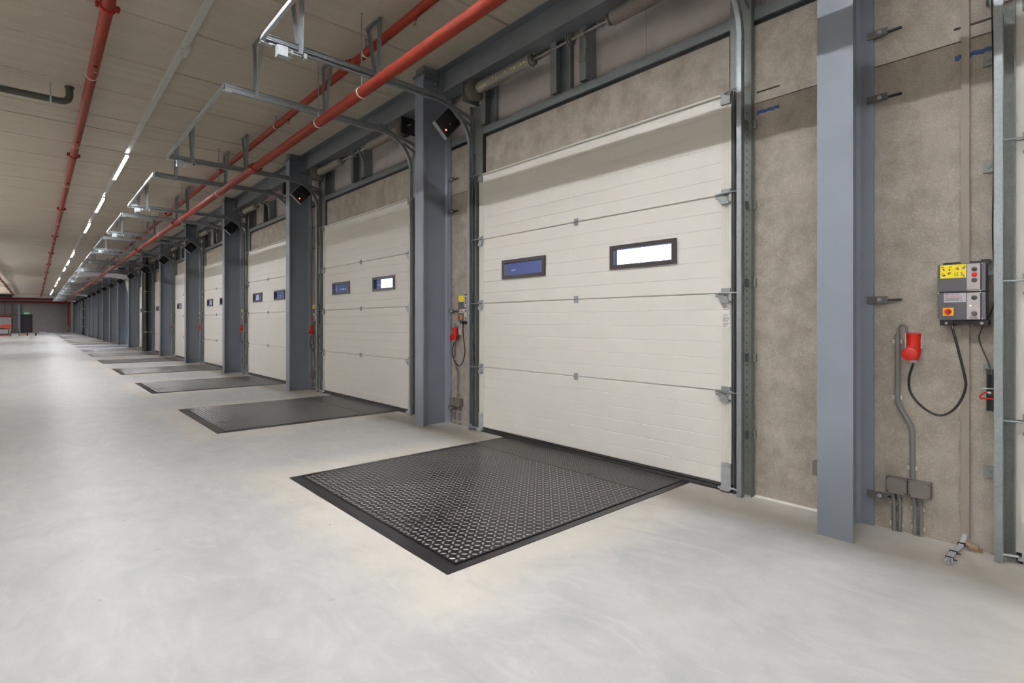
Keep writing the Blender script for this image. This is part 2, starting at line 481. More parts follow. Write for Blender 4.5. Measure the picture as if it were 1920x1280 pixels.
for n, c in enumerate(cols):
    c['label'] = 'blue-grey steel H-column, %s in the row along the dock wall' % ('foremost and widest' if n == 0 else ORD[n] + ' from the camera')
    if n == 6: c['label'] = 'steel H-column with a thick black downpipe beside it, seventh from the camera'
b0 = None
for n in range(-1, NB+1):
    if b0 is None:
        m = MB(); y0, y1 = 1.10, 1.10+BAY-.03
        m.box(3.73, 3.93, y0, y1, 4.408, 4.4195); m.box(3.73, 3.93, y0, y1, 4.10, 4.112); m.box(3.825, 3.835, y0, y1, 4.112, 4.408)
        for yy in (y0+.11, y1-.10): m.box(3.76, 3.90, yy-.006, yy+.006, 4.112, 4.408)
        b0 = obj('steel_beam', m, M['beam']); b = b0
        b0.location.y = -BAY
    else:
        b = b0.copy(); COL.objects.link(b); b.location.y = BAY*n
    tag(b, 'grey steel edge beam under the ceiling above ' + dn(n), 'beam', 'grey edge beams between the columns')
# sheeting rail + studs above each door
r0 = s0 = None
for n in range(-1, NB+1):
    if r0 is None:
        m = MB()
        m.box(3.9535, 3.985, 1.06, 1.06+BAY-.01, 3.505, 3.511); m.box(3.9535, 3.958, 1.06, 1.06+BAY-.01, 3.505, 3.592); m.box(3.9535, 4.05, 1.06, 1.06+BAY-.01, 3.587, 3.592)
        r0 = obj('sheeting_rail', m, M['gray_p']); r = r0; r.location.y = -BAY
    else:
        r = r0.copy(); COL.objects.link(r); r.location.y = BAY*n
    tag(r, 'grey painted steel rail running above ' + dn(n), 'rail', 'steel rails under the sheet cladding')
studp = []
def cstud(y0, y1, open_side=True):
    m = MB()
    if open_side:
        m.box(3.90, 3.905, y1-.085, y1, 3.592, 4.30); m.box(3.905, 4.05, y1-.006, y1, 3.592, 4.30)
        m.box(4.0, 4.005, y0, y0+.035, 3.592, 4.30); m.box(4.005, 4.05, y0, y0+.005, 3.592, 4.30); m.box(4.04, 4.05, y0, y1, 3.592, 4.30)
    else:
        m.box(3.90, 3.905, y0, y1, 3.592, 4.30); m.box(3.905, 4.05, y0, y0+.006, 3.592, 4.30); m.box(3.905, 4.05, y1-.006, y1, 3.592, 4.30)
    return m
protos = [obj('wall_stud', cstud(4.77, 4.92), M['gray_p']), obj('wall_stud', cstud(3.60, 3.785), M['gray_p']), obj('wall_stud', cstud(3.315, 3.395, False), M['gray_p'])]
nm = ['left', 'middle', 'right']
for n in range(-1, 9):
    for i, p in enumerate(protos):
        c = p if n == 0 else p.copy()
        if n != 0: COL.objects.link(c); c.location.y = BAY*n
        tag(c, 'grey steel stud above %s, %s of three' % (dn(n), nm[i]), 'stud', 'steel studs above the dock doors')

# ------------------------------------------------------------------ dock doors
def panel_profile(z0, z1):
    """closed (x,z) profile of one insulated section, inner face x=3.915 with shallow grooves"""
    xf, xb = 3.915, 3.953
    p = [(xb, z0), (xf+.016, z0), (xf+.006, z0+.003), (xf, z0+.008)]
    h = (z1-z0)/6
    for i in range(1, 6):
        z = z0+h*i
        p += [(xf, z-.004), (xf+.0022, z-.001), (xf+.0022, z+.001), (xf, z+.004)]
    p += [(xf, z1-.008), (xf+.006, z1-.003), (xf+.016, z1), (xb, z1)]
    return p
def win_panel(z0, z1, wins, wz0, wz1):
    """section with rectangular openings"""
    m = MB(); ys = [D0+.075]; 
    for a, b_ in wins: ys += [a, b_]
    ys.append(D1-.075)
    prof = panel_profile(z0, z1)
    for i in range(len(ys)-1):
        if i % 2 == 0: m.ext(prof, 'y', ys[i], ys[i+1])
        else:
            # above and below the opening
            lo = [(3.953, z0), (3.931, z0), (3.921, z0+.003), (3.915, z0+.008)]; hi = [(3.915, z1-.008), (3.921, z1-.003), (3.931, z1), (3.953, z1)]
            h = (z1-z0)/6
            for j in range(1, 6):
                z = z0+h*j; g4 = [(3.915, z-.004), (3.9172, z-.001), (3.9172, z+.001), (3.915, z+.004)]
                if z+.005 < wz0: lo += g4
                elif z-.005 > wz1:
                    hi = hi[:-4] + g4 + hi[-4:]
            lo += [(3.915, wz0), (3.953, wz0)]
            hi = [(3.953, wz1), (3.915, wz1)] + hi
            m.ext(lo, 'y', ys[i], ys[i+1]); m.ext(hi, 'y', ys[i], ys[i+1])
    return m
WINS = [(2.37, 3.02), (3.875, 4.525)]
WZ = (1.772, 1.958)
ZS = [.05, .755, 1.5, 2.25, 3.0]
def hinge_mid(m, y, z):
    m.box(3.905, 3.915, y-.022, y+.022, z+.004, z+.034); m.box(3.905, 3.915, y-.022, y+.022, z-.034, z-.004)
    m.tube((3.903, y-.024, z), (3.903, y+.024, z), .007, 8)
def make_leaf(t):
    """children of t, at world coords for door 0 (t sits at the origin)"""
    for i in range(4):
        z0, z1 = ZS[i], ZS[i+1]
        if i == 2: mb = win_panel(z0, z1, WINS, *WZ)
        else: mb = MB().ext(panel_profile(z0, z1), 'y', D0+.075, D1-.075)
        pn = obj('door_section', mb, M['door'], t)
        for (a, b_, s_) in ((D0, D0+.078, 1), (D1-.078, D1, -1)):
            cp = MB().box(3.912, 3.955, a, b_, z0+.003, z1-.003)
            for q in (.02, .036, .052): cp.box(3.9105, 3.912, a+q-.002, a+q+.002, z0+.003, z1-.003)
            obj('edge_cap', cp, M['cap'], pn)
            for q in (.02, .058):
                pass
        if i == 2:
            for (a, b_) in WINS:
                e = .03; f = MB()
                f.box(3.898, 3.957, a-e*.4, a+e, WZ[0]-.012, WZ[1]+.012); f.box(3.898, 3.957, b_-e, b_+e*.4, WZ[0]-.012, WZ[1]+.012)
                f.box(3.898, 3.957, a+e, b_-e, WZ[0]-.012, WZ[0]+e*.8); f.box(3.898, 3.957, a+e, b_-e, WZ[1]-e*.8, WZ[1]+.012)
                fo = obj('window_frame', f, M['frame'], pn)
                obj('pane', MB().box(3.932, 3.938, a+e, b_-e, WZ[0]+e*.8, WZ[1]-e*.8), M['glass'], fo)
    for z in ZS[1:4]:
        m = MB(); hinge_mid(m, 3.447, z); obj('hinge', m, M['rail'], t)
        for s_, yy, rail in ((1, D0+.038, 1.80), (-1, D1-.038, 5.06)):
            m = MB()
            m.box(3.900, 3.912, yy-.036, yy+.036, z+.006, z+.038)
            m.box(3.895, 3.912, yy-.034, yy+.034, z-.075, z-.058)
            m.ext([(yy+s_*.02, z-.012), (yy+s_*.075, z-.012), (yy+s_*.075, z-.028), (yy+s_*.05, z-.032), (yy+s_*.03, z-.075), (yy-s_*.03, z-.075), (yy-s_*.02, z-.03)], 'x', 3.885, 3.890)
            m.box(3.87, 3.912, yy-.02, yy+.07*s_ if s_ > 0 else yy+.02, z-.006, z+.004)
            m.tube((3.872, yy+s_*.04, z+.001), (3.848, rail, z-.001), .0055, 8)
            m.lathe((3.845, rail-.012, z-.001), (0,1,0), [(0,.019),(.004,.022),(.018,.022),(.022,.019)], 14)
            obj('roller_hinge', m, M['rail'], t)
    for yy, s_, rail in ((D0+.038, 1, 1.80), (D1-.038, -1, 5.06)):
        m = MB().box(3.902, 3.912, yy-.038, yy+.038, .03, .215)
        for (q, z) in ((-.024, .19), (.024, .19), (-.024, .11), (.024, .11), (-.024, .06), (.024, .06)):
            m.lathe((3.902, yy+q, z), (-1,0,0), [(0,.008),(.005,.006)], 8)
        m.box(3.875, 3.912, yy-.05, yy+.05, .02, .032); m.box(3.87, 3.876, yy-.045, yy+.03, .012, .045)
        m.tube((3.882, yy-s_*.05, .04), (3.85, rail, .04), .007, 8)
        m.lathe((3.85, rail-.01, .06), (0,1,0), [(0,.02),(.02,.02)], 12)
        obj('bottom_bracket', m, M['railb'], t)
        m = MB().ext([(yy-.036, 2.93), (yy+.036, 2.93), (yy+.036, 2.96), (yy+s_*.03, 3.0), (yy+.05*s_, 3.02), (yy-.05*s_, 3.02), (yy-.036*s_, 2.99)] if s_ > 0 else
                     [(yy-.036, 2.93), (yy+.036, 2.93), (yy+.036, 2.99), (yy+.05, 3.02), (yy-.05, 3.02), (yy-.03, 3.0), (yy-.036, 2.96)], 'x', 3.895, 3.912)
        m.tube((3.88, yy, 3.005), (3.85, rail, 3.01), .006, 8); m.lathe((3.845, rail-.01, 3.01), (0,1,0), [(0,.02),(.02,.02)], 12)
        obj('top_bracket', m, M['railg'], t)
    m = MB().ext([(3.953, 2.998), (3.905, 2.998), (3.898, 3.004), (3.898, 3.014), (3.91, 3.022), (3.953, 3.022)], 'y', D0+.07, D1-.07)
    obj('top_seal', m, M['cap'], t)
    m = MB().ext([(3.95, .052), (3.914, .052), (3.906, .04), (3.914, .03), (3.900, .012), (3.90, .001), (3.96, .001)], 'y', D0+.01, D1-.01)
    obj('bottom_seal', m, M['blk'], t)
def sticker(t):
    y0 = D0+.004
    s_ = obj('rating_label', MB().box(3.9090, 3.9108, y0+.005, y0+.068, 1.24, 1.42), M['white'], t)
    s_['label'] = 'white printed label with small dark lines'
    m = MB(); random.seed(3)
    for z in (1.41, 1.40, 1.39, 1.378, 1.335, 1.315, 1.305, 1.295, 1.283, 1.272, 1.262, 1.25):
        L = random.uniform(.02, .05); a = y0+.06-L; q = a
        while q < y0+.058:
            w_ = random.uniform(.003, .009); m.box(3.9082, 3.9090, q, min(q+w_, y0+.06), z-.002, z+.002); q += w_+.003
    obj('print', m, M['ink'], s_)
def dooremp(k, n):
    t = bpy.data.objects.new('door_%d' % n, None); COL.objects.link(t)
    t.location = (0, bo(k) + (.035 if k < 0 else 0), 0)
    lab = 'off-white sectional dock door with two narrow windows, ' + ('largest and foremost' if k == 0 else ('cut off by the right edge' if k < 0 else ORD[k] + ' from the camera'))
    return tag(t, lab, kind='structure')
base = dooremp(0, 1); make_leaf(base); sticker(base)
dno = 2
for k in range(-1, NB+1):
    if k == 0 or k in OPEN: continue
    if k in (2, 3, 4, 5, 6, 8, 9, 10, 11, 12, 14, 15, 16, 1, -1):
        t = dooremp(k, dno)
        for ch in list(base.children):
            c = copy_tree(ch, t)
            if k < 0 and c.name.startswith(('roller_hinge', 'bottom_bracket', 'top_bracket')): c.location.y -= .025
        dno += 1
# open doors: sections pushed back along the tracks
ARC_C = (3.40, 3.33); ARC_R = .50
def open_door(k, n):
    t = bpy.data.objects.new('door_%d' % n, None); COL.objects.link(t); t.location = (0, BAY*k, 0)
    tag(t, 'off-white dock door raised overhead in %s bay' % ORD[k], kind='structure')
    segs = [((3.90, 2.98), (3.80, 3.66)), ((3.76, 3.70), (3.12, 3.80)), ((3.10, 3.80), (2.38, 3.80)), ((2.36, 3.80), (1.64, 3.81))]
    for (a, b_) in segs:
        d = Vector((b_[0]-a[0], b_[1]-a[1])).normalized(); nrm = Vector((-d.y, d.x))*.02
        m = MB().ext([(a[0]-nrm.x, a[1]-nrm.y), (b_[0]-nrm.x, b_[1]-nrm.y), (b_[0]+nrm.x, b_[1]+nrm.y), (a[0]+nrm.x, a[1]+nrm.y)], 'y', D0+.02, D1-.02)
        obj('door_section', m, M['door'], t)
    return t
for k in OPEN:
    open_door(k, dno); dno += 1

# ------------------------------------------------------------------ track frames
def arc_path():
    p = []
    for i in range(0, 13):
        a = PI/2*i/12
        p.append((3.395+.455*math.cos(a), 3.345+.455*math.sin(a)))
    return p
def track_frame():
    t = thing('door_track_frame', (0,0,0), '', 'door track', 'galvanised track frames of the dock doors')
    for side in (-1, 1):
        yc = 1.80 if side < 0 else 5.06          # rail centre
        s_ = -1 if side < 0 else 1               # outwards
        def csec(h0, h1):    # C opening towards the door
            a, b_ = yc+s_*.018, yc-s_*.018
            th = .0035
            return [(h0, a), (h1, a), (h1, b_), (h1-.010, b_), (h1-.010, b_+s_*th), (h1-th, b_+s_*th), (h1-th, a-s_*th), (h0+th, a-s_*th), (h0+th, b_+s_*th), (h0+.010, b_+s_*th), (h0+.010, b_), (h0, b_)]
        vr = MB().sweepxz([(3.85, 0.005), (3.85, 3.345)], csec(-.022, .026)); obj('vertical_rail', vr, M['rail'], t)
        cr = MB().sweepxz(arc_path(), csec(-.022, .022)); obj('curved_rail', cr, M['rail'], t, smooth=True)
        hr = MB().sweepxz([(3.395, 3.80), (1.54, 3.812)], csec(-.022, .022)); obj('horizontal_rail', hr, M['rail'], t)
        ch = MB()
        for (za, zb) in ((3.822, 3.825), (3.855, 3.858)):
            ch.add([(3.50, yc-.02, za-.002), (3.50, yc+.02, za-.002), (1.54, yc+.02, za+.016), (1.54, yc-.02, za+.016),
                    (3.50, yc-.02, zb-.002), (3.50, yc+.02, zb-.002), (1.54, yc+.02, zb+.016), (1.54, yc-.02, zb+.016)],
                   [(0,3,2,1),(4,5,6,7),(0,1,5,4),(1,2,6,5),(2,3,7,6),(3,0,4,7)])
        yy = yc
        ch.add([(3.50, yy-.002, 3.822), (3.50, yy+.002, 3.822), (1.54, yy+.002, 3.838), (1.54, yy-.002, 3.838),
                (3.50, yy-.002, 3.856), (3.50, yy+.002, 3.856), (1.54, yy+.002, 3.872), (1.54, yy-.002, 3.872)],
               [(0,3,2,1),(4,5,6,7),(0,1,5,4),(1,2,6,5),(2,3,7,6),(3,0,4,7)])
        obj('stiffening_channel', ch, M['rail'], t)
        # mounting post against the wall
        a, b_ = (1.745, 1.925) if side < 0 else (4.94, 5.12)
        ps = MB().box(3.9475, 3.9515, a if side < 0 else 5.0, 1.865 if side < 0 else 5.075, .0, 3.0)
        ps.box(3.9475, 3.9515, a, b_, 3.03, 3.87)
        yo = a if side < 0 else b_
        if side < 0: ps.box(3.90, 3.9475, yo, yo+.003, .0, 3.87)
        else: ps.box(3.90, 3.9475, 5.072, 5.075, .0, 3.0); ps.box(3.90, 3.9475, yo-.003, yo, 3.03, 3.87)
        yi = 1.865 if side < 0 else 5.0
        ps.box(3.875, 3.9475, yi-.0015, yi+.0015, .0, 3.0)
        obj('mounting_post', ps, M['railg'], t)
        sl = MB()
        for i in range(46): sl.box(3.9455, 3.9475, yo+(.05 if side<0 else -.055), yo+(.055 if side<0 else -.05), .35+i*.055, .365+i*.055)
        obj('slot_row', sl, M['slot'], t)
        se = MB().box(3.925, 3.946, 1.868 if side < 0 else 4.968, 1.897 if side < 0 else 4.997, .03, 3.0)
        obj('side_seal', se, M['blk'], t)
        ga = MB().box(3.953, 3.962, 1.90 if side < 0 else 4.893, 1.935 if side < 0 else 4.947, 3.02, 3.5)  # black strip painted in as the dark recess beside the lintel
        obj('gap_strip', ga, M['blk'], t)
        for z in (.453, 1.02, 1.57, 2.14, 2.73):
            bk = MB()
            bk.box(3.934, 3.9455, yc-.0 if False else min(yc+s_*.02, yc+s_*.075), max(yc+s_*.02, yc+s_*.075), z-.03, z+.03)
            bk.box(3.874, 3.94, min(yc+s_*.018, yc+s_*.022), max(yc+s_*.018, yc+s_*.022), z-.03, z+.03)
            bk.lathe((3.934, yc+s_*.05, z), (-1,0,0), [(0,.010),(.006,.009)], 8)
            obj('rail_bracket', bk, M['railg'], t)
        # diagonal brace from rail to post
        br = MB().bar((3.44, yc+s_*.024, 3.83), (3.93, yc+s_*.024, 3.70), .004, .045)
        br.bar((3.72, yc+s_*.024, 3.70), (3.93, yc+s_*.024, 3.60), .004, .035)
        obj('brace', br, M['gray_p'], t)
        pl = MB().box(3.36, 3.48, yc+s_*.021, yc+s_*.026, 3.79, 3.88)
        for (px, pz) in ((3.38,3.81),(3.38,3.86),(3.46,3.81),(3.46,3.86)): pl.lathe((px, yc+s_*.026, pz), (0,s_,0), [(0,.007),(.005,.006)], 8)
        obj('splice_plate', pl, M['gray_p'], t)
        # hangers
        for hx, topx in ((1.85, 1.85), (2.64, 2.64)):
            h = MB()
            yv = yc - s_*.05; ysl = yc + s_*.21
            def angle(p0, p1):
                h.bar(p0, p1, .003, .036, up=(1,0,0))
                p0 = Vector(p0)+Vector((.0165,0,0)); p1 = Vector(p1)+Vector((.0165,0,0))
                h.bar(p0+Vector((0,-s_*.014,0)), p1+Vector((0,-s_*.014,0)), .030, .003, up=(1,0,0))
            angle((hx, yv, CEIL), (hx, yc-s_*.022, 3.79)); angle((topx, ysl, CEIL), (hx, yc+s_*.026, 3.80))
            h.box(topx-.018, topx+.018, min(yv, ysl)-.02, max(yv, ysl)+.02, CEIL-.034, CEIL-.031)
            h.box(topx-.018, topx-.015, min(yv, ysl)-.02, max(yv, ysl)+.02, CEIL-.034, CEIL)
            for q in (.2, .8): h.lathe((topx, yv+(ysl-yv)*q, CEIL-.034), (0,0,-1), [(0,.009),(.006,.008)], 8)
            h.lathe((hx-.02, yc-s_*.024, 3.83), (-1,0,0), [(0,.009),(.006,.008)], 8)
            obj('ceiling_hanger', h, M['rail'], t)
    # rear cross channel
    cb = MB()
    cb.box(1.505, 1.535, 1.76, 5.08, 3.847, 3.850); cb.box(1.505, 1.508, 1.76, 5.08, 3.812, 3.850); cb.box(1.505, 1.535, 1.76, 5.08, 3.812, 3.815)
    obj('rear_crossbar', cb, M['railb'], t)
    for yc in (1.80, 5.06):
        obj('end_plate', MB().box(1.50, 1.60, yc-.026, yc+.026, 3.782, 3.79).box(1.535, 1.54, yc-.026, yc+.026, 3.78, 3.87), M['railb'], t)
    # spring bumper below the left rail end
    bp = MB().box(1.63, 1.632, 5.0, 5.06, 3.69, 3.79); bp.box(1.63, 1.72, 4.995, 4.998, 3.70, 3.79); bp.box(1.632, 1.76, 5.0, 5.08, 3.705, 3.708)
    bp.tube((1.66, 5.035, 3.765), (1.78, 5.035, 3.765), .012, 10); bp.lathe((1.76, 5.035, 3.765), (1,0,0), [(0,.024),(.012,.024)], 10)
    bp.tube((1.78, 5.035, 3.765), (1.86, 5.035, 3.765), .006, 8)
    bo = obj('end_bumper', bp, M['railb'], t)
    obj('rubber_stop', MB().lathe((1.86, 5.035, 3.765), (1,0,0), [(0,.016),(.012,.018),(.016,.012)], 12), M['blk'], bo)
    obj('bumper_clip', MB().box(1.872, 1.90, 5.01, 5.06, 3.745, 3.795), M['railb'], bo)
    return t
tf = track_frame()
for k in range(-1, NB+1):
    t = tf if k == 0 else copy_tree(tf)
    t.location.y = bo(k)
    t['label'] = 'galvanised track frame with ceiling hangers serving ' + dn(k)

# ------------------------------------------------------------------ torsion spring shafts
def shaft():
    t = thing('spring_shaft', (0,0,0), '', 'spring shaft', 'torsion spring shafts above the dock doors')
    X, Z = 3.80, 3.965
    obj('shaft', MB().tube((X, 1.74, Z), (X, 5.14, Z), .0127, 12), M['steel'], t, smooth=True)
    for (a, b_, r) in ((3.95, 4.80, .066), (2.02, 2.93, .066)):
        pr = []; n = int((b_-a)/.011)
        for i in range(n):
            pr += [(i*.011, r-.004), (i*.011+.0055, r)]
        s_ = obj('torsion_spring', MB().lathe((X, a, Z), (0,1,0), pr, 18), M['spring'], t, smooth=True)
        mk = MB()
        if a < 3:
            for i in range(14):
                for j in range(5):
                    an = PI*.55 + j*.42 + i*.17
                    mk.obox((X+math.cos(an)*(r+.001), a+.03+i*.062+j*.004, Z+math.sin(an)*(r+.001)), (0,1,0), (-math.sin(an),0,math.cos(an)), (math.cos(an),0,math.sin(an)), .005, .004, .001)
            obj('paint_mark', mk, M['inkr'], s_)
        else:
            for i in (0, 1, 3, 4, 6, 9, 10, 13):
                an = PI*1.1 + .16*math.sin(i*3)
                mk.obox((X+math.cos(an)*(r+.001), a+.05+i*.05, Z+math.sin(an)*(r+.001)), (0,1,0), (-math.sin(an),0,math.cos(an)), (math.cos(an),0,math.sin(an)), .010, .005, .001)
            obj('paint_mark', mk, M['yel'], s_)
    for y in (3.93, 4.815, 2.955, 2.0):
        m = MB().lathe((X, y-.02, Z), (0,1,0), [(0,.035),(.01,.058),(.02,.04),(.035,.05),(.04,.03)], 14)
        for a in (0, 2.1, 4.2): m.lathe((X+.045*math.cos(a), y-.03, Z+.045*math.sin(a)), (0,-1,0), [(0,.009),(.02,.009)], 6)
        obj('spring_plug', m, M['steel'], t)
    for y, s_ in ((4.93, 1), (1.88, -1)):
        pr = [(0,.115),(.008,.128),(.016,.12)]
        for i in range(7): pr += [(.02+i*.011, .116-.003*i), (.025+i*.011, .122-.003*i)]
        pr += [(.105,.06),(.11,.03)]
        obj('cable_drum', MB().lathe((X, y-s_*.06, Z), (0,s_,0), pr, 28), M['drum'], t, smooth=True)
        bpm = MB().box(X-.10, 3.945, y+s_*.075-.003, y+s_*.075+.003, Z-.12, Z+.11)
        bpm.lathe((X, y+s_*.072-.01, Z), (0,1,0), [(0,.03),(.02,.03)], 14)
        obj('end_bearing_plate', bpm, M['blkp'] if s_ < 0 else M['railg'], t)
    m = MB().lathe((X, 3.40, Z), (0,1,0), [(0,.02),(.005,.055),(.014,.055),(.018,.03),(.026,.03),(.03,.055),(.04,.055),(.045,.02)], 18)
    for a in (.4, 2.5, 4.6): m.tube((X+.04*math.cos(a), 3.39, Z+.04*math.sin(a)), (X+.04*math.cos(a), 3.46, Z+.04*math.sin(a)), .006, 6)
    obj('coupling', m, M['steel'], t)
    m = MB().lathe((X, 3.235, Z), (0,1,0), [(0,.03),(.03,.03)], 14); m.bar((X, 3.25, Z-.01), (3.90, 3.30, Z-.075), .02, .035); m.bar((X, 3.25, Z-.03), (3.90, 3.33, Z-.14), .02, .02)
    m.box(3.888, 3.899, 3.31, 3.385, Z-.20, Z-.03)
    obj('support_bracket', m, M['railg'], t)
    return t
sh = shaft()
for k in range(-1, NB+1):
    t = sh if k == 0 else copy_tree(sh)
    t.location.y = bo(k)
    t['label'] = 'torsion spring shaft with cable drums mounted above ' + dn(k)

# ------------------------------------------------------------------ black door operator boxes
def operator():
    c = Vector((3.585, 0, 3.60)); t = thing('door_operator', (c.x, 5.15, c.z), '', 'door motor', 'black tilted door operators on the column side')
    a = math.radians(48); u = Vector((math.cos(a), 0, math.sin(a))); v = Vector((math.sin(a), 0, -math.cos(a))); Y = Vector((0,1,0))
    m = MB().obox((0,0,0), u, v, Y, .145, .115, .030)
    obj('housing', m, M['blkp'], t, bevel=.012)
    obj('cover_rim', MB().obox(-u*.149, u, v, Y, .004, .118, .028).obox(-v*.118, u, v, Y, .145, .002, .022), M['rail'], t)
    obj('bracket', MB().bar(v*-.02+u*.1+Vector((0,.04,0)), (.34, .05, .10), .03, .02), M['colbk'], t)
    p = -u*.095 + v*.035 + Vector((0,-.0305,0))
    led = obj('warning_light', MB().lathe(p, (0,-1,0), [(0,.010),(.004,.010),(.008,.006)], 12), M['sensl'], t); led['label'] = 'small glowing red light'
    obj('cover_screw', MB().lathe(u*.0+v*.02+Vector((0,-.0305,0)), (0,-1,0), [(0,.010),(.004,.009)], 8), M['steel'], t)
    return t
op = operator()
for k in range(0, NB+1):
    t = op if k == 0 else copy_tree(op)
    t.location.y = 5.15 + BAY*k
    t['label'] = 'tilted black door operator box high beside %s' % cn(k+1)
    if k > 1:
        for ch in list(t.children):
            if ch.name.startswith('warning_light'): bpy.data.objects.remove(ch)

# ------------------------------------------------------------------ leveller plates
def leveller():
    t = thing('dock_leveller', (2.7, 3.365, 0), '', 'dock leveller', 'black tread-plate dock levellers in the floor')
    ox, oy = 2.7, 3.365
    x0, x1, y0, y1 = 1.557-ox, 3.955-ox, 2.235-oy, 4.495-oy
    f = MB()
    f.box(x0, x0+.088, y0, y1, 0, .004); f.box(x0+.088, x1, y0, y0+.05, 0, .004); f.box(x0+.088, x1, y1-.035, y1, 0, .004)
    f.box(x0+.088, x1, y0+.05, y1-.035, 0, .0008)
    obj('edge_frame', f, M['lframe'], t)
    px0, px1, py0, py1 = x0+.096, 3.43-ox, y0+.062, y1-.045
    deck = obj('deck_plate', MB().box(px0, px1, py0, py1, .0015, .007), M['tread'], t)
    lip = obj('lip_plate', MB().box(3.436-ox, x1-.02, py0, py1, .0015, .007), M['tread'], t)
    def studs(xa, xb, pitch, L, W, H):
        m = MB(); i = 0; x = xa+pitch*.6
        while x < xb-pitch*.5:
            j = 0; y = py0+pitch*.6
            while y < py1-pitch*.5:
                a = PI/4 if (i+j) % 2 == 0 else -PI/4
                ca, sa = math.cos(a), math.sin(a)
                def P(u, w, z): return (x+u*ca-w*sa, y+u*sa+w*ca, z)
                z0 = .007
                m.add([P(-L,0,z0), P(-L*.35,-W,z0), P(L*.35,-W,z0), P(L,0,z0), P(L*.35,W,z0), P(-L*.35,W,z0), P(-L*.5,0,z0+H), P(L*.5,0,z0+H)],
                      [(0,1,6),(1,2,7,6),(2,3,7),(3,4,7),(4,5,6,7),(5,0,6)])
                y += pitch; j += 1
            x += pitch; i += 1
        return m
    obj('tread_pattern', studs(px0, px1, .041, .0195, .0075, .0034), M['treadr'], deck)
    obj('tread_pattern', studs(3.436-ox, x1-.02, .030, .012, .0045, .002), M['treadr'], lip)
    return t
lv = leveller()
for k in range(0, NB+1):
    t = lv if k == 0 else copy_tree(lv)
    t.location.y = 3.365 + BAY*k
    t['label'] = 'black tread-plate dock leveller in the floor before ' + dn(k)

# ------------------------------------------------------------------ wall equipment by each column
def arcpts(pts, n=6):
    """Catmull-Rom through points"""
    P = [Vector(p) for p in pts]; out = []
    for i in range(len(P)-1):
        p0 = P[max(i-1,0)]; p1 = P[i]; p2 = P[i+1]; p3 = P[min(i+2, len(P)-1)]
        for k in range(n):
            t = k/n
            out.append(.5*((2*p1) + (-p0+p2)*t + (2*p0-5*p1+4*p2-p3)*t*t + (-p0+3*p1-3*p2+p3)*t**3))
    out.append(P[-1]); return out
def text(parent, s, size, loc, mat, name='lettering'):
    cu = bpy.data.curves.new(name, 'FONT'); cu.body = s; cu.size = size; cu.extrude = .0004; cu.align_x = 'CENTER'; cu.align_y = 'CENTER'
    cu.materials.append(mat)
    tmp = bpy.data.objects.new('tmp', cu); COL.objects.link(tmp); bpy.context.view_layer.update()
    me = bpy.data.meshes.new_from_object(tmp.evaluated_get(bpy.context.evaluated_depsgraph_get())); bpy.data.objects.remove(tmp); bpy.data.curves.remove(cu)
    if not me.materials: me.materials.append(mat)
    o = bpy.data.objects.new(name, me); COL.objects.link(o); o.parent = parent; o.location = loc; o['kind'] = 'stuff'
    o.rotation_euler = (PI/2, 0, -PI/2)
    return o
KITS = {}
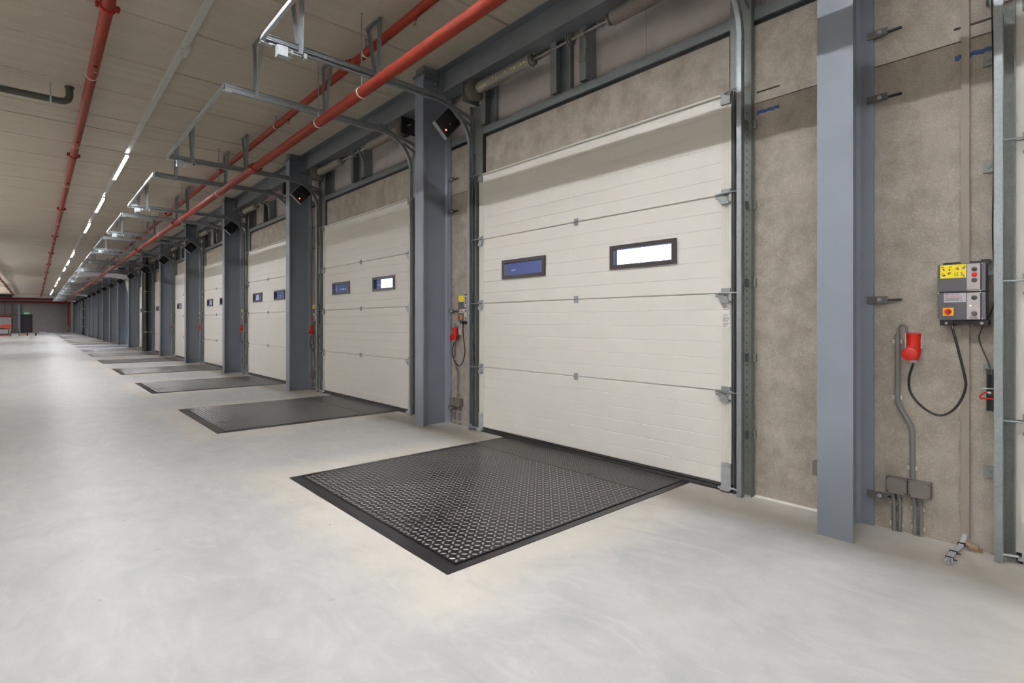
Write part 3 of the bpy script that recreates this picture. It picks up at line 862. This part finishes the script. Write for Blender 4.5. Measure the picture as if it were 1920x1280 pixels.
def control_box():
    X0 = 3.845
    t = thing('control_box', (3.9, .552, 1.45), '', 'control box', 'grey door control boxes on the dock wall')
    def L(mb):
        mb.v = [(v[0]-3.9, v[1]-.552, v[2]-1.45) for v in mb.v]; return mb
    h1 = obj('upper_housing', L(MB().box(X0, 3.955, .468, .655, 1.450, 1.607)), M['ctl'], t, bevel=.004)
    h2 = obj('lower_housing', L(MB().box(X0, 3.955, .468, .655, 1.292, 1.446)), M['ctl'], t, bevel=.004)
    obj('side_cover', L(MB().box(X0+.004, 3.955, .448, .467, 1.294, 1.446).box(X0+.004, 3.955, .448, .467, 1.452, 1.605)), M['ctl2'], t, bevel=.003)
    bk = MB().box(3.952, 3.958, .46, .64, 1.27, 1.625); bk.box(3.93, 3.957, .60, .645, 1.60, 1.622); bk.box(3.90, 3.957, .44, .475, 1.60, 1.628)
    bk.box(3.87, 3.957, .59, .65, 1.262, 1.292); bk.box(3.87, 3.957, .44, .50, 1.262, 1.292); bk.box(3.88, 3.95, .50, .59, 1.272, 1.292)
    obj('back_plate', L(bk), M['blkp'], t)
    for z0, z1 in ((1.453, 1.602), (1.297, 1.443)):
        obj('button_strip', L(MB().box(X0-.0012, X0, .471, .527, z0, z1)), M['strip'], t)
    for z, mt, nm_ in ((1.572, 'btn', 'up_button'), (1.542, 'btnr', 'stop_button'), (1.512, 'btn', 'down_button'), (1.415, 'btn', 'button'), (1.327, 'btn', 'button')):
        b = obj(nm_, L(MB().lathe((X0-.001, .495, z), (-1,0,0), [(0,.0125),(.003,.0125),(.005,.010)], 18)), M[mt], t, smooth=True)
        if nm_ == 'stop_button': b['label'] = 'red round button'
        if nm_ in ('up_button', 'down_button'):
            d = 1 if nm_ == 'up_button' else -1
            obj('arrow', L(MB().ext([(.488, z-d*.003), (.502, z-d*.003), (.495, z+d*.005)], 'x', X0-.0066, X0-.0058)), M['ink'], b)
    obj('green_light', L(MB().lathe((X0-.001, .512, 1.372), (-1,0,0), [(0,.003),(.003,.0025)], 8)), M['ledg'], t)
    st = obj('warning_sticker', L(MB().box(X0-.001, X0, .530, .643, 1.528, 1.603)), M['yel'], t); st['label'] = 'yellow sticker with eight small pictograms'
    random.seed(11); m = MB(); m2 = MB(); m3 = MB()
    for i in range(4):
        for j in range(2):
            cy = .543+.0285*i; cz = 1.583-.036*j
            for q in range(5):
                a = cy+random.uniform(-.008,.008); b_ = cz+random.uniform(-.011,.011)
                (m if q % 3 else m2).box(X0-.0016, X0-.001, a-random.uniform(.001,.004), a+random.uniform(.001,.004), b_-random.uniform(.001,.004), b_+random.uniform(.001,.004))
            if i % 3 != 2: m3.box(X0-.0013, X0-.001, cy-.006, cy+.006, cz-.008, cz)
    obj('pictogram', L(m), M['ink'], st); obj('pictogram', L(m2), M['inkr'], st); obj('pictogram', L(m3), M['strip'], st)
    lb = obj('info_label', L(MB().box(X0-.001, X0, .531, .627, 1.392, 1.446-.002)), M['lbl'], t)
    m = MB(); m2 = MB()
    for i, z in enumerate((1.438, 1.432, 1.426, 1.420, 1.414, 1.407, 1.402)):
        q = .622; e = .55 if i in (1, 2, 3, 4) else .56
        while q > e:
            w_ = random.uniform(.003,.009); (m2 if i in (1,2,3) else m).box(X0-.0015, X0-.001, q-w_, q, z-.0014, z+.0014); q -= w_+.0025
    obj('small_print', L(m), M['ink'], lb); obj('red_print', L(m2), M['inkr'], lb)
    text(lb, '60', .011, (X0-.0012-3.9, .5505-.552, 1.399-1.45), M['ink'])
    sw = obj('main_switch', L(MB().box(X0-.004, X0, .583, .631, 1.316, 1.362)), M['org'], t, bevel=.001)
    m = MB().lathe((X0-.004, .607, 1.340), (-1,0,0), [(0,.015),(.006,.015),(.008,.012)], 20); m.box(X0-.024, X0-.010, .603, .611, 1.322, 1.354)
    obj('switch_knob', L(m), M['btnr'], sw)
    m = MB(); q = .476
    while q < .522: w_ = random.uniform(.0025,.0045); m.box(X0-.0018, X0-.0012, q, q+w_, 1.4565, 1.461); q += w_+.0012
    obj('maker_print', L(m), M['ink'], t)
    text(t, '4205', .0185, (X0-.0014-3.9, .4985-.552, 1.3045-1.45), M['ink'])
    sc_ = MB()
    for (y, z) in ((.655, 1.443), (.655, 1.453), (.468, 1.443), (.468, 1.453), (.655, 1.298), (.462, 1.30), (.462, 1.60)): sc_.lathe((X0+.0, y-.004 if y > .5 else y+.001, z), (-1,0,0), [(0,.0035),(.002,.003)], 8)
    obj('cover_screw', L(sc_), M['railb'], t)
    ey = MB()
    for y in (.62, .467): ey.lathe((3.868, y, 1.275), (-1,0,0), [(0,.008),(.003,.007)], 8)
    obj('fixing_bolt', L(ey), M['railb'], t)
    return t
def red_plug():
    t = thing('power_plug', (3.9, .765, 1.13), '', 'power plug', 'red plugs on the dock wall')
    def L(mb): mb.v = [(v[0]-3.9, v[1]-.765, v[2]-1.13) for v in mb.v]; return mb
    obj('socket_base', L(MB().box(3.925, 3.96, .742, .826, 1.122, 1.218)), M['white'], t, bevel=.003)
    pr = [(0,.0375),(.055,.034),(.06,.036),(.085,.034),(.10,.028)]
    obj('socket_body', L(MB().lathe((3.888, .776, 1.215), (.12,.03,-1), pr, 22)), M['plug'], t, smooth=True)
    m = MB().lathe((3.862, .788, 1.092), (-1,0,0), [(0,.036),(.02,.038),(.026,.030)], 24)
    m.box(3.845, 3.875, .765, .80, 1.10, 1.14)
    obj('hinged_lid', L(m), M['plug'], t, smooth=True)
    obj('plug_body', L(MB().lathe((3.885, .768, 1.13), (-.1,.10,-1), [(0,.032),(.05,.030),(.075,.022)], 18)), M['plug'], t, smooth=True)
    obj('cable_gland', L(MB().lathe((3.878, .775, 1.062), (0,.02,-1), [(0,.017),(.008,.020),(.018,.019),(.022,.012)], 16)), M['lbl'], t, smooth=True)
    return t
def make_kit():
    r = []
    def add(o, lab, cat, grp): tag(o, None, cat, grp); r.append((o, lab)); return o
    t = control_box(); r.append((t, 'grey door control box with yellow sticker beside %s'))
    t = red_plug(); r.append((t, 'red industrial plug in a white wall socket beside %s'))
    cb = [(3.90,.601,1.285),(3.875,.592,1.24),(3.86,.565,1.12),(3.86,.538,.98),(3.86,.534,.92),(3.86,.552,.85),(3.86,.59,.783),(3.86,.645,.748),(3.86,.70,.765),(3.86,.755,.815),(3.86,.787,.875),(3.86,.792,.95),(3.874,.778,1.02),(3.877,.776,1.05)]
    add(obj('power_cable', MB().path(arcpts(cb), .0065, 8), M['blkp'], smooth=True), 'black cable looping from control box to red plug beside %s', 'cable', 'looped black cables on the dock wall')
    cd = [(3.905,.812,1.215),(3.91,.815,1.245),(3.925,.835,1.262),(3.935,.856,1.252),(3.943,.866,1.21),(3.943,.866,1.19)]
    pipe = [(3.943,.866,1.205),(3.943,.866,.80),(3.943,.860,.77),(3.943,.800,.66),(3.943,.793,.63),(3.943,.792,.34)]
    t = thing('conduit_pipe', (0,0,0), '', 'conduit', 'bent grey conduits on the dock wall')
    obj('bend_pipe', MB().path(pipe, .0135, 12), M['pgrey'], t, smooth=True)
    obj('flexible_lead', MB().path(arcpts(cd), .0075, 8), M['pgrey'], t, smooth=True)
    for (y, z) in ((.866, 1.162), (.866, .82), (.792, .40)):
        m = MB()
        for s_ in (-1, 1): m.box(3.935, 3.956, y+s_*.015, y+s_*.026, z-.010, z-.004); m.box(3.935, 3.956, y+s_*.015, y+s_*.026, z+.004, z+.010)
        m.box(3.948, 3.959, y-.022, y+.022, z-.012, z+.012)
        obj('pipe_clip', m, M['white'], t)
    r.append((t, 'grey conduit bending down the wall to junction boxes beside %s'))
    for (a, b_, lab) in ((.812, .918, 'left'), (.700, .806, 'right')):
        t = thing('junction_box', (3.93, (a+b_)/2, .285), '', 'junction box', 'grey junction boxes near the floor')
        w_ = (b_-a)/2
        obj('box_body', MB().box(-.02, .03, -w_, w_, -.048, .048), M['jbox'], t, bevel=.003)
        lid = obj('lid', MB().box(-.028, -.021, -w_, w_, -.048, .048), M['jbox'], t, bevel=.002)
        m = MB()
        for sy in (-1, 1):
            for sz in (-1, 1): m.lathe((-.028, sy*(w_-.009), sz*.039), (-1,0,0), [(0,.004),(.0012,.0035)], 8)
        obj('lid_screw', m, M['slot'], lid)
        r.append((t, 'small grey junction box, %s of the pair beside %%s' % lab))
    for i, (y, lab) in enumerate(((.885, 'leftmost'), (.855, 'second from left'), (.780, 'third from left'), (.750, 'rightmost'))):
        t = thing('riser_pipe', (3.943, y, 0), '', 'pipe', 'short grey riser pipes under the junction boxes')
        obj('tube', MB().path([(0,0,.002),(0,0,.185),(-.006,.004,.21),(-.008,.006,.238)], .0105, 10), M['pgrey'], t, smooth=True)
        for z in (.045, .165):
            m = MB()
            for s_ in (-1, 1): m.box(-.008, .013, s_*.012, s_*.0145+s_*.004, z-.009, z-.003); m.box(-.008, .013, s_*.012, s_*.0185, z+.003, z+.009)
            m.box(.005, .016, -.013, .013, z-.010, z+.010)
            obj('pipe_clip', m, M['white'], t)
        r.append((t, 'short grey riser pipe near the floor, %s of four beside %%s' % lab))
    d = MB().box(3.938, 3.959, .528, .566, .055, 3.46)
    d.box(3.9365, 3.938, .530, .564, .055, 3.46)
    add(obj('cable_duct', d, M['duct']), 'flat beige-grey vertical cable duct up the wall beside %s', 'cable duct', 'vertical cable ducts on the dock wall')
    c2 = [(3.90,.466,1.275),(3.92,.475,1.235),(3.935,.487,1.20),(3.94,.482,1.16),(3.94,.465,1.105),(3.935,.448,1.055),(3.93,.441,1.018)]
    add(obj('thin_cable', MB().path(arcpts(c2), .003, 6), M['blkp'], smooth=True), 'thin black cable from control box down to the holder beside %s', 'cable', 'thin black cables on the dock wall')
    c3 = [(3.92,.452,1.29),(3.925,.435,1.34),(3.93,.421,1.40),(3.93,.418,1.5),(3.935,.43,1.75),(3.935,.425,2.2),(3.935,.43,2.8),(3.935,.438,3.3)]
    add(obj('thin_cable', MB().path(arcpts(c3), .003, 6), M['blkp'], smooth=True), 'thin black cable running up the wall beside the track near %s', 'cable', 'thin black cables on the dock wall')
    t = thing('release_holder', (3.94, .44, .905), '', 'release handle', 'black emergency release holders with red handles')
    m = MB().box(-.004, .016, -.014, .014, -.115, .115); m.box(-.022, -.004, -.014, -.009, -.115, .115); m.box(-.022, -.004, .009, .014, -.115, .115); m.box(-.022, .016, -.018, .02, .112, .116)
    obj('channel', m, M['blkp'], t)
    ring = [(-.03, .040*math.cos(a)*(1 if abs(math.cos(a)) < .7 else 1), -.033+.018*math.sin(a)-.006*math.cos(2*a)) for a in [2*PI*i/24 for i in range(24)]]
    obj('pull_handle', MB().path(ring, .0042, 8, closed=True), M['plug'], t, smooth=True)['label'] = 'red loop handle'
    obj('handle_pin', MB().tube((-.03, -.032, .012), (-.03, .034, .010), .0035, 8).lathe((-.036,0,-.012),(1,0,0),[(0,.008),(.006,.008)],10), M['railb'], t)
    obj('release_cord', MB().tube((-.012, 0, .115), (-.026, 0, .0), .0025, 6), M['blkp'], t)
    r.append((t, 'black emergency release holder with red loop handle beside %s'))
    return r
kit = make_kit()
kitall = [(kit, 0)]
for n in range(0, 6):
    for (o, lab) in kit:
        c = o if n == 0 else copy_tree(o)
        if n: c.location.y += BAY*n + .05
        c['label'] = lab % cn(n)
# bits only the foremost wall piece shows
t = thing('cable_bundle', (0,0,0), 'three grey cables tied together, curling from the duct onto the floor', 'cable bundle')
for q in (-1, 0, 1):
    pts = [(3.944, .548+q*.007, .09), (3.93, .552+q*.007, .05), (3.89, .562+q*.008, .018), (3.83, .573+q*.009, .010), (3.74, .578+q*.009, .009), (3.64, .572+q*.011, .009), (3.60, .567+q*.013, .009)]
    obj('cable', MB().path(arcpts(pts), .0052, 8), M['lbl'], t, smooth=True)
for (x, y, z) in ((3.905, .558, .028), (3.79, .576, .010), (3.68, .575, .009)):
    obj('cable_tie', MB().box(x-.003, x+.003, y-.018, y+.018, z-.0085, z+.008).box(x-.003, x+.003, y-.032, y-.018, z-.006, z-.003), M['blkp'], t)
tag(obj('wood_offcut', MB().obox((3.91, .515, .03), (.3,.9,.1), (.9,-.3,0), (0,0,1), .035, .012, .008).obox((3.925, .50, .012), (.2,.95,0), (.95,-.2,0), (0,0,1), .03, .010, .011), M['wood']),
    'splintered timber offcuts on the floor under the duct', 'offcut')
for (y0, y1, lab) in ((1.345, 1.42, 'left'), (1.235, 1.31, 'right')):
    pass
t = thing('junction_box', (3.93, 1.285, .30), 'grey junction box half hidden behind the left side of the foremost column', 'junction box')
obj('box_body', MB().box(-.02, .03, -.05, .05, -.048, .048), M['jbox'], t, bevel=.003); obj('lid', MB().box(-.028, -.021, -.05, .05, -.048, .048), M['jbox'], t, bevel=.002)
obj('pipe_stub', MB().tube((.01, .01, -.26), (.01, .01, -.05), .0105, 10), M['pgrey'], t, smooth=True)

# ------------------------------------------------------------------ pipes
def clampring(parent, x, y, z, r, rod=True, ceil=CEIL):
    h = obj('pipe_hanger', MB().lathe((x, y-.011, z), (0,1,0), [(0,r+.0005),(.001,r+.004),(.021,r+.004),(.022,r+.0005)], 24), M['white'], parent, smooth=True)
    m = MB()
    m.tube((x, y, z+r), (x, y, ceil), .005, 8); m.lathe((x, y, z+r), (0,0,1), [(0,.012),(.02,.010)], 8); m.lathe((x, y, ceil-.012), (0,0,1), [(0,.012),(.0118,.014)], 8)
    obj('threaded_rod', m, M['rail'], h, smooth=True)
def coupling(parent, x, y, z, r):
    m = MB().lathe((x, y-.035, z), (0,1,0), [(0,r),(.004,r+.014),(.02,r+.018),(.05,r+.018),(.066,r+.014),(.07,r)], 22)
    for s_ in (-1, 1):
        m.box(x+s_*(r+.008), x+s_*(r+.042), y-.03, y+.03, z-.016, z+.016)
        m.tube((x+s_*(r+.028), y, z-.032), (x+s_*(r+.028), y, z+.032), .008, 8)
    obj('pipe_coupling', m, M['redd'], parent, smooth=True)
def sprinkler(parent, x, y, z, r):
    m = MB().lathe((x, y, z-r+.004), (0,0,-1), [(0,.020),(.022,.018),(.024,.012)], 12)
    s_ = obj('sprinkler_outlet', m, M['redd'], parent, smooth=True)
    m = MB().lathe((x, y, z-r-.018), (0,0,-1), [(0,.011),(.012,.013),(.014,.008),(.02,.005),(.048,.004),(.050,.016),(.053,.016)], 12)
    for q in (-1, 1): m.path([(x+q*.008, y, z-r-.03), (x+q*.014, y, z-r-.045), (x, y, z-r-.066)], .002, 6)
    obj('sprinkler_head', m, M['brass'], s_, smooth=True)
PY0, PY1 = -8.5, 83.8
t = thing('sprinkler_pipe', (0,0,0), 'thick red sprinkler pipe hung lowest, passing in front of the column tops', 'pipe', 'red sprinkler pipes below the ceiling')
obj('pipe_run', MB().tube((2.477, PY0, 3.615), (2.477, PY1, 3.615), .0535, 28), M['red'], t, smooth=True)
for y in (-.6, 1.9, 5.07, 6.18, 10.75, 14.0, 16.9, 19.9, 23.1, 29.2, 35.3, 41.4, 47.5, 53.6): clampring(t, 2.477, y, 3.615, .0535)
y = 2.5-6.1
while y < 80: coupling(t, 2.477, y, 3.615, .0535); y += 6.1
t = thing('sprinkler_pipe', (0,0,0), 'slimmer red sprinkler pipe with brass heads tight under the ceiling behind the lowest one', 'pipe', 'red sprinkler pipes below the ceiling')
obj('pipe_run', MB().tube((2.735, PY0, 4.262), (2.735, PY1, 4.262), .044, 24), M['red'], t, smooth=True)
for y in (5.50, 8.45, 11.6, 14.6, 17.6, 20.7, 26.8, 32.9, 39): clampring(t, 2.735, y, 4.262, .044)
y = 6.15-6.0
while y < 80:
    coupling(t, 2.735, y, 4.262, .044); y += 5.7
for i in range(-2, 12): sprinkler(t, 2.735, 4.47+3.45*i, 4.262, .044)
t = thing('sprinkler_pipe', (0,0,0), 'red sprinkler pipe on the left, left of the strip lights', 'pipe', 'red sprinkler pipes below the ceiling')
obj('pipe_run', MB().tube((.512, PY0, 4.265), (.512, PY1, 4.265), .052, 24), M['red'], t, smooth=True)
for y in (8.22, 11.6, 15.1, 21.0, 27.1, 33.2): clampring(t, .512, y, 4.265, .052)
y = .3
while y < 84: coupling(t, .512, y, 4.265, .052); y += 6.02
for i in range(-1, 14): sprinkler(t, .512, 7.75+3.45*i, 4.265, .052)
t = thing('sprinkler_pipe', (0,0,0), 'farthest left red sprinkler pipe, slanting in at the left edge', 'pipe', 'red sprinkler pipes below the ceiling')
obj('pipe_run', MB().tube((-1.79, 20, 4.265), (-1.79, PY1, 4.265), .052, 20), M['red'], t, smooth=True)
for i in range(10): coupling(t, -1.79, 24+6.02*i, 4.265, .052)
# end-wall red mains
t = thing('cross_main', (0,0,0), 'upper red main crossing in front of the end wall', 'pipe')
obj('pipe_run', MB().tube((-15, 84.0, 3.98), (3.6, 84.0, 3.98), .09, 16), M['redd'], t, smooth=True)
t = thing('cross_main', (0,0,0), 'lower red main crossing before the end wall, dropping at its right end', 'pipe')
obj('pipe_run', MB().path([(-15, 84.3, 3.66), (2.9, 84.3, 3.66), (3.0, 84.3, 3.6), (3.0, 84.3, .9)], .08, 16), M['redd'], t, smooth=True)
tag(obj('downstand_beam', MB().box(-1.9, 3.8, 82.2, 82.5, 4.12, 4.42), M['white']), 'pale downstand beam across the ceiling near the end wall', 'beam')
tag(obj('downstand_beam', MB().box(-19, -1.95, 82.2, 82.5, 4.12, 4.42), M['slot']), 'dark downstand beam across the ceiling at the far left', 'beam')

# dark drain pipe top left
t = thing('drain_pipe', (0,0,0), 'dark grey drain pipe below the ceiling with an upturned elbow, at the upper left', 'pipe')
dp = [(-6, 9.24, 4.205), (.24, 9.24, 4.205), (.285, 9.24, 4.212), (.325, 9.24, 4.24), (.34, 9.24, 4.285), (.34, 9.24, 4.418)]
obj('pipe_run', MB().path(dp, .042, 20), M['drain'], t, smooth=True)
obj('ceiling_collar', MB().lathe((.34, 9.24, 4.395), (0,0,1), [(0,.044),(.003,.052),(.022,.052)], 20), M['drain'], t, smooth=True)
h = obj('pipe_hanger', MB().lathe((.14, 9.24, 4.205), (1,0,0), [(0,.0425),(.001,.047),(.018,.047),(.019,.0425)], 20), M['railb'], t, smooth=True)
obj('threaded_rod', MB().tube((.15, 9.24, 4.25), (.15, 9.24, 4.42), .004, 8), M['rail'], h)

# black downpipes in the recess of two columns
def downpipe(n, lab):
    t = thing('downpipe', (3.66, .99+BAY*n-.02, 0), lab, 'pipe', 'black downpipes beside columns')
    obj('pipe_run', MB().tube((0, -.075, 0.001), (0, -.075, 4.25), .085, 20), M['blkp'], t, smooth=True)
    for z in (.85, 1.75, 2.65, 3.5):
        obj('pipe_clamp', MB().lathe((0, -.075, z-.012), (0,0,1), [(0,.086),(.001,.090),(.023,.090),(.024,.086)], 20).box(.08, .28, -.09, -.06, z-.01, z+.01), M['white'], t, smooth=True)
downpipe(6, 'thick black downpipe with white clamps beside the seventh column')
downpipe(15, 'black downpipe with white clamps beside the sixteenth column, far away')

# ------------------------------------------------------------------ strip lights
t = thing('light_trunking', (1.255, 0, 0), 'long white lamp trunking running along the ceiling between the red pipes', 'trunking')
m = MB()
y = -8.0
while y < 84.5:
    e = min(y+2.98, 84.5)
    m.box(-.031, .031, y, e, 4.372, 4.419); y += 3.0
obj('channel', m, M['trunk'], t)
m = MB()
for y in (7.0, 25.6): m.box(.0, .052, y-.12, y+.12, 4.335, 4.372)
for y in range(-7, 84, 3): m.box(-.034, .034, y-.03, y+.03, 4.368, 4.4195)
obj('joint_cover', m, M['trunk'], t)
lm = None
def lampmesh():
    t = thing('ceiling_light', (1.255, 0, 4.335), '', 'lamp', 'lit strip lights in the ceiling row')
    obj('housing', MB().box(-.035, .035, -1.09, 1.09, .006, .037), M['trunk'], t)
    obj('diffuser', MB().box(-.023, .023, -1.075, 1.075, -.008, -.004), M['lamp'], t)
    obj('added_baffle', MB().box(-.027, -.024, -1.09, 1.09, -.0185, .006).box(.024, .027, -1.09, 1.09, -.0185, .006), M['trunk'], t)  # unseen baffles added to cut the sideways light of the tubes
    return t
lm = lampmesh()
used = False
cnt = 0
for k in range(-4, 16):
    if (k+1) % 4 == 0: continue
    y = 12.02+4.55*k+1.075
    c = lm if not used else copy_tree(lm); used = True
    c.location.y = y
    if k >= 0:
        c['label'] = 'glowing strip light, %s lit tube along the ceiling counted from the camera' % ORD[cnt]; cnt += 1
    else:
        c['label'] = 'strip light overhead outside the frame, near tube %s' % ORD[k+4]
c = copy_tree(lm); c.location.y = 1.72; c['label'] = 'added fill strip light overhead outside the frame, the one closest to the camera'  # extra lamp added out of view to brighten the near floor
# fill lamps added out of view on the left, shining down and up
M['fill_lamp'] = emis('added_lamp_lens', (.955,.975,1.02), 120.); M['fill_uplight'] = emis('added_uplight_lens', (1.,.97,.93), 150.)
lm2 = thing('ceiling_light', (-3.5, -5.1, 3.60), '', 'lamp')
obj('housing', MB().box(-.030, .030, -1.09, 1.09, .0, .016), M['trunk'], lm2)
obj('diffuser', MB().box(-.026, .026, -1.075, 1.075, -.004, -.001), M['fill_lamp'], lm2)
obj('top_diffuser', MB().box(-.026, .026, -1.075, 1.075, .017, .020), M['fill_uplight'], lm2)
for q in (-.8, .8): obj('suspension', MB().tube((0, q, .016), (0, q, .819), .003, 6), M['rail'], lm2)
first = True
for j, X in enumerate((-3.5, -8.2, -12.9, -17.6)):
    for k in range(-4, 16, 1):
        if (k+1) % 4 == 0: continue
        c = lm2 if first else copy_tree(lm2); first = False
        c.location = (X, 12.02+4.55*k+1.075, 3.60)
        c['label'] = 'added hung fill light in unseen rows left of the frame'; c['group'] = 'added hung fill lights left of the frame'

# ------------------------------------------------------------------ outside
def shelter(k):
    t = thing('dock_shelter', (0, BAY*k, 0), 'dark dock shelter outside ' + dn(k), 'dock shelter', 'dock shelters outside the doors')
    obj('side_curtain', MB().box(4.17, 5.10, 5.0, 5.04, -.9, 3.4), M['shelter'], t)
    obj('side_curtain', MB().box(4.17, 5.10, 1.82, 1.86, -.9, 3.4), M['shelter'], t)
    obj('top_curtain', MB().box(4.17, 5.10, 1.82, 5.04, 3.4, 3.44), M['shelter'], t)
    return t
s0_ = shelter(-1)
for k in range(0, NB+1):
    c = copy_tree(s0_); c.location.y = BAY*k; c['label'] = 'dark dock shelter outside ' + dn(k)

# ------------------------------------------------------------------ far end
t = bpy.data.objects.new('door_30', None); COL.objects.link(t); tag(t, 'dark open double doorway in the end wall', kind='structure')
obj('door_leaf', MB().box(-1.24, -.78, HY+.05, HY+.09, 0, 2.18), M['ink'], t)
obj('dark_fill', MB().box(-.80, -.27, HY+.12, HY+.16, 0.0, 2.18), M['ink'], t)  # black sheet standing in for the dark beyond the doorway
obj('frame', MB().box(-1.27, -1.22, HY-.02, HY+.2, 0, 2.2).box(-.29, -.24, HY-.02, HY+.2, 0, 2.2).box(-1.27, -.24, HY-.02, HY+.2, 2.17, 2.22), M['slot'], t)
t = thing('exit_sign', (-.75, HY-.03, 2.34), 'small green exit sign above the dark doorway in the end wall', 'exit sign')
obj('sign_face', MB().box(-.24, .24, -.02, .02, -.11, .11), M['exitg'], t)
m = MB().box(-.12, -.02, -.024, -.02, -.07, .07); m.box(.05, .16, -.024, -.02, -.012, .012); m.add([(.12,-.024,-.05),(.2,-.024,0),(.12,-.024,.05),(.12,-.02,-.05),(.2,-.02,0),(.12,-.02,.05)], [(0,1,2),(3,5,4)])
obj('pictogram', m, M['white'], t)
tag(obj('steel_post', MB().box(-1.56, -1.30, HY-.30, HY-.04, 0, 4.4), M['col']), 'grey steel post standing at the end wall left of the doorway', 'post')
tag(obj('end_column', MB().box(3.28, 3.50, HY-.4, HY-.2, 0, 4.1), M['lens']), 'pale post at the right corner of the end wall', 'post')
t = thing('site_board', (-4, HY-.6, 0), 'white board with a dark red top edge leaning at the far left', 'board')
obj('panel', MB().box(-2.2, 1.92, 0, .05, 0, 1.86), M['board'], t); obj('top_rail', MB().box(-2.2, 1.92, -.02, .06, 1.86, 2.0), M['redd'], t)
# orange floor machine on a frame
t = thing('floor_machine', (-2.15, 68, 0), 'orange-hooded site machine on black legs at the far left', 'machine')
obj('hood', MB().ext([(-.35,.78),(.42,.66),(.5,.9),(.42,1.12),(-.1,1.08),(-.35,1.0)], 'y', -.28, .28), M['orange'], t, bevel=.03)
m = MB()
for x in (-.42, .32):
    for y in (-.22, .22): m.box(x-.03, x+.03, y-.03, y+.03, .05, .78)
m.box(-.5, .4, -.25, .25, .62, .74); m.box(-.48, .38, -.24, .24, .12, .2)
obj('frame', m, M['blkp'], t); obj('base_skid', MB().box(-.6, .5, -.3, .3, 0.0, .12), M['orange'], t)
obj('handle', MB().tube((-.3, 0, .9), (-1.1, 0, .72), .02, 8), M['rail'], t)
t = thing('trestle', (-1.42, 68.2, 0), 'small black trestle beside the orange machine', 'trestle')
obj('top_board', MB().box(-.3, .3, -.2, .2, .42, .47), M['blkp'], t)
for x in (-.25, .25): obj('leg', MB().bar((x, 0, .42), (x*1.2, -.15, 0), .04, .04).bar((x, 0, .42), (x*1.2, .15, 0), .04, .04), M['blkp'], t)
tag(obj('timber_stack', MB().box(-1.2, -.55, 69.5, 69.9, 0, .10).box(-1.1, -.6, 69.55, 69.8, .10, .17), M['wood']), 'low pile of timber on the floor in the distance', 'timber')
t = thing('low_bench', (-.25, 68.6, 0), 'low pinkish board on two dark blocks, far away on the floor', 'bench')
obj('board', MB().box(-.36, .36, -.12, .12, .24, .29), M['wood'], t)
for x in (-.3, .3): obj('block', MB().box(x-.06, x+.06, -.1, .1, 0, .24), M['blkp'], t)
t = tag(obj('leaning_plank', MB().bar((2.72, 84.9, .0), (3.2, 85.2, 1.75), .05, .12), M['wood']), 'pale plank leaning against the right corner of the end wall', 'plank')
tag(obj('floor_strip', MB().box(.35, 1.05, 84.6, 84.9, 0, .10), M['white']), 'small pale block lying at the foot of the end wall', 'block')

# ------------------------------------------------------------------ world, camera, render settings
w_ = bpy.data.worlds.new('sky'); SC.world = w_; w_.use_nodes = True
nt = w_.node_tree; bg = nt.nodes['Background']
tc = N(nt, 'ShaderNodeTexCoord'); sx = N(nt, 'ShaderNodeSeparateXYZ'); nt.links.new(tc.outputs['Generated'], sx.inputs[0])
nt.links.new(ramp(nt, sx.outputs['Z'], [(.0, (.62,.70,1.0)), (.5, (.50,.60,1.0))]), bg.inputs['Color'])
bg.inputs['Strength'].default_value = 4.0

cam = bpy.data.cameras.new('camera'); co = bpy.data.objects.new('camera', cam); COL.objects.link(co)
co.location = (0, 0, 1.28); yaw = math.atan2(894, 1001)
co.rotation_euler = (PI/2, 0, -yaw)
cam.sensor_width = 36; cam.lens = 1001/1920*36; cam.shift_y = -36/1920; cam.clip_start = .05; cam.clip_end = 400
SC.camera = co
vs = SC.view_settings; vs.view_transform = 'Standard'; vs.look = 'None'; vs.gamma = 1; vs.exposure = 0.66; vs.use_curve_mapping = False
cy = SC.cycles
cy.use_denoising = True; cy.use_adaptive_sampling = True; cy.adaptive_threshold = .02; cy.max_bounces = 7; cy.diffuse_bounces = 5; cy.glossy_bounces = 4; cy.transmission_bounces = 6
cy.use_light_tree = True; cy.sample_clamp_indirect = 6.; cy.caustics_reflective = False; cy.caustics_refractive = False
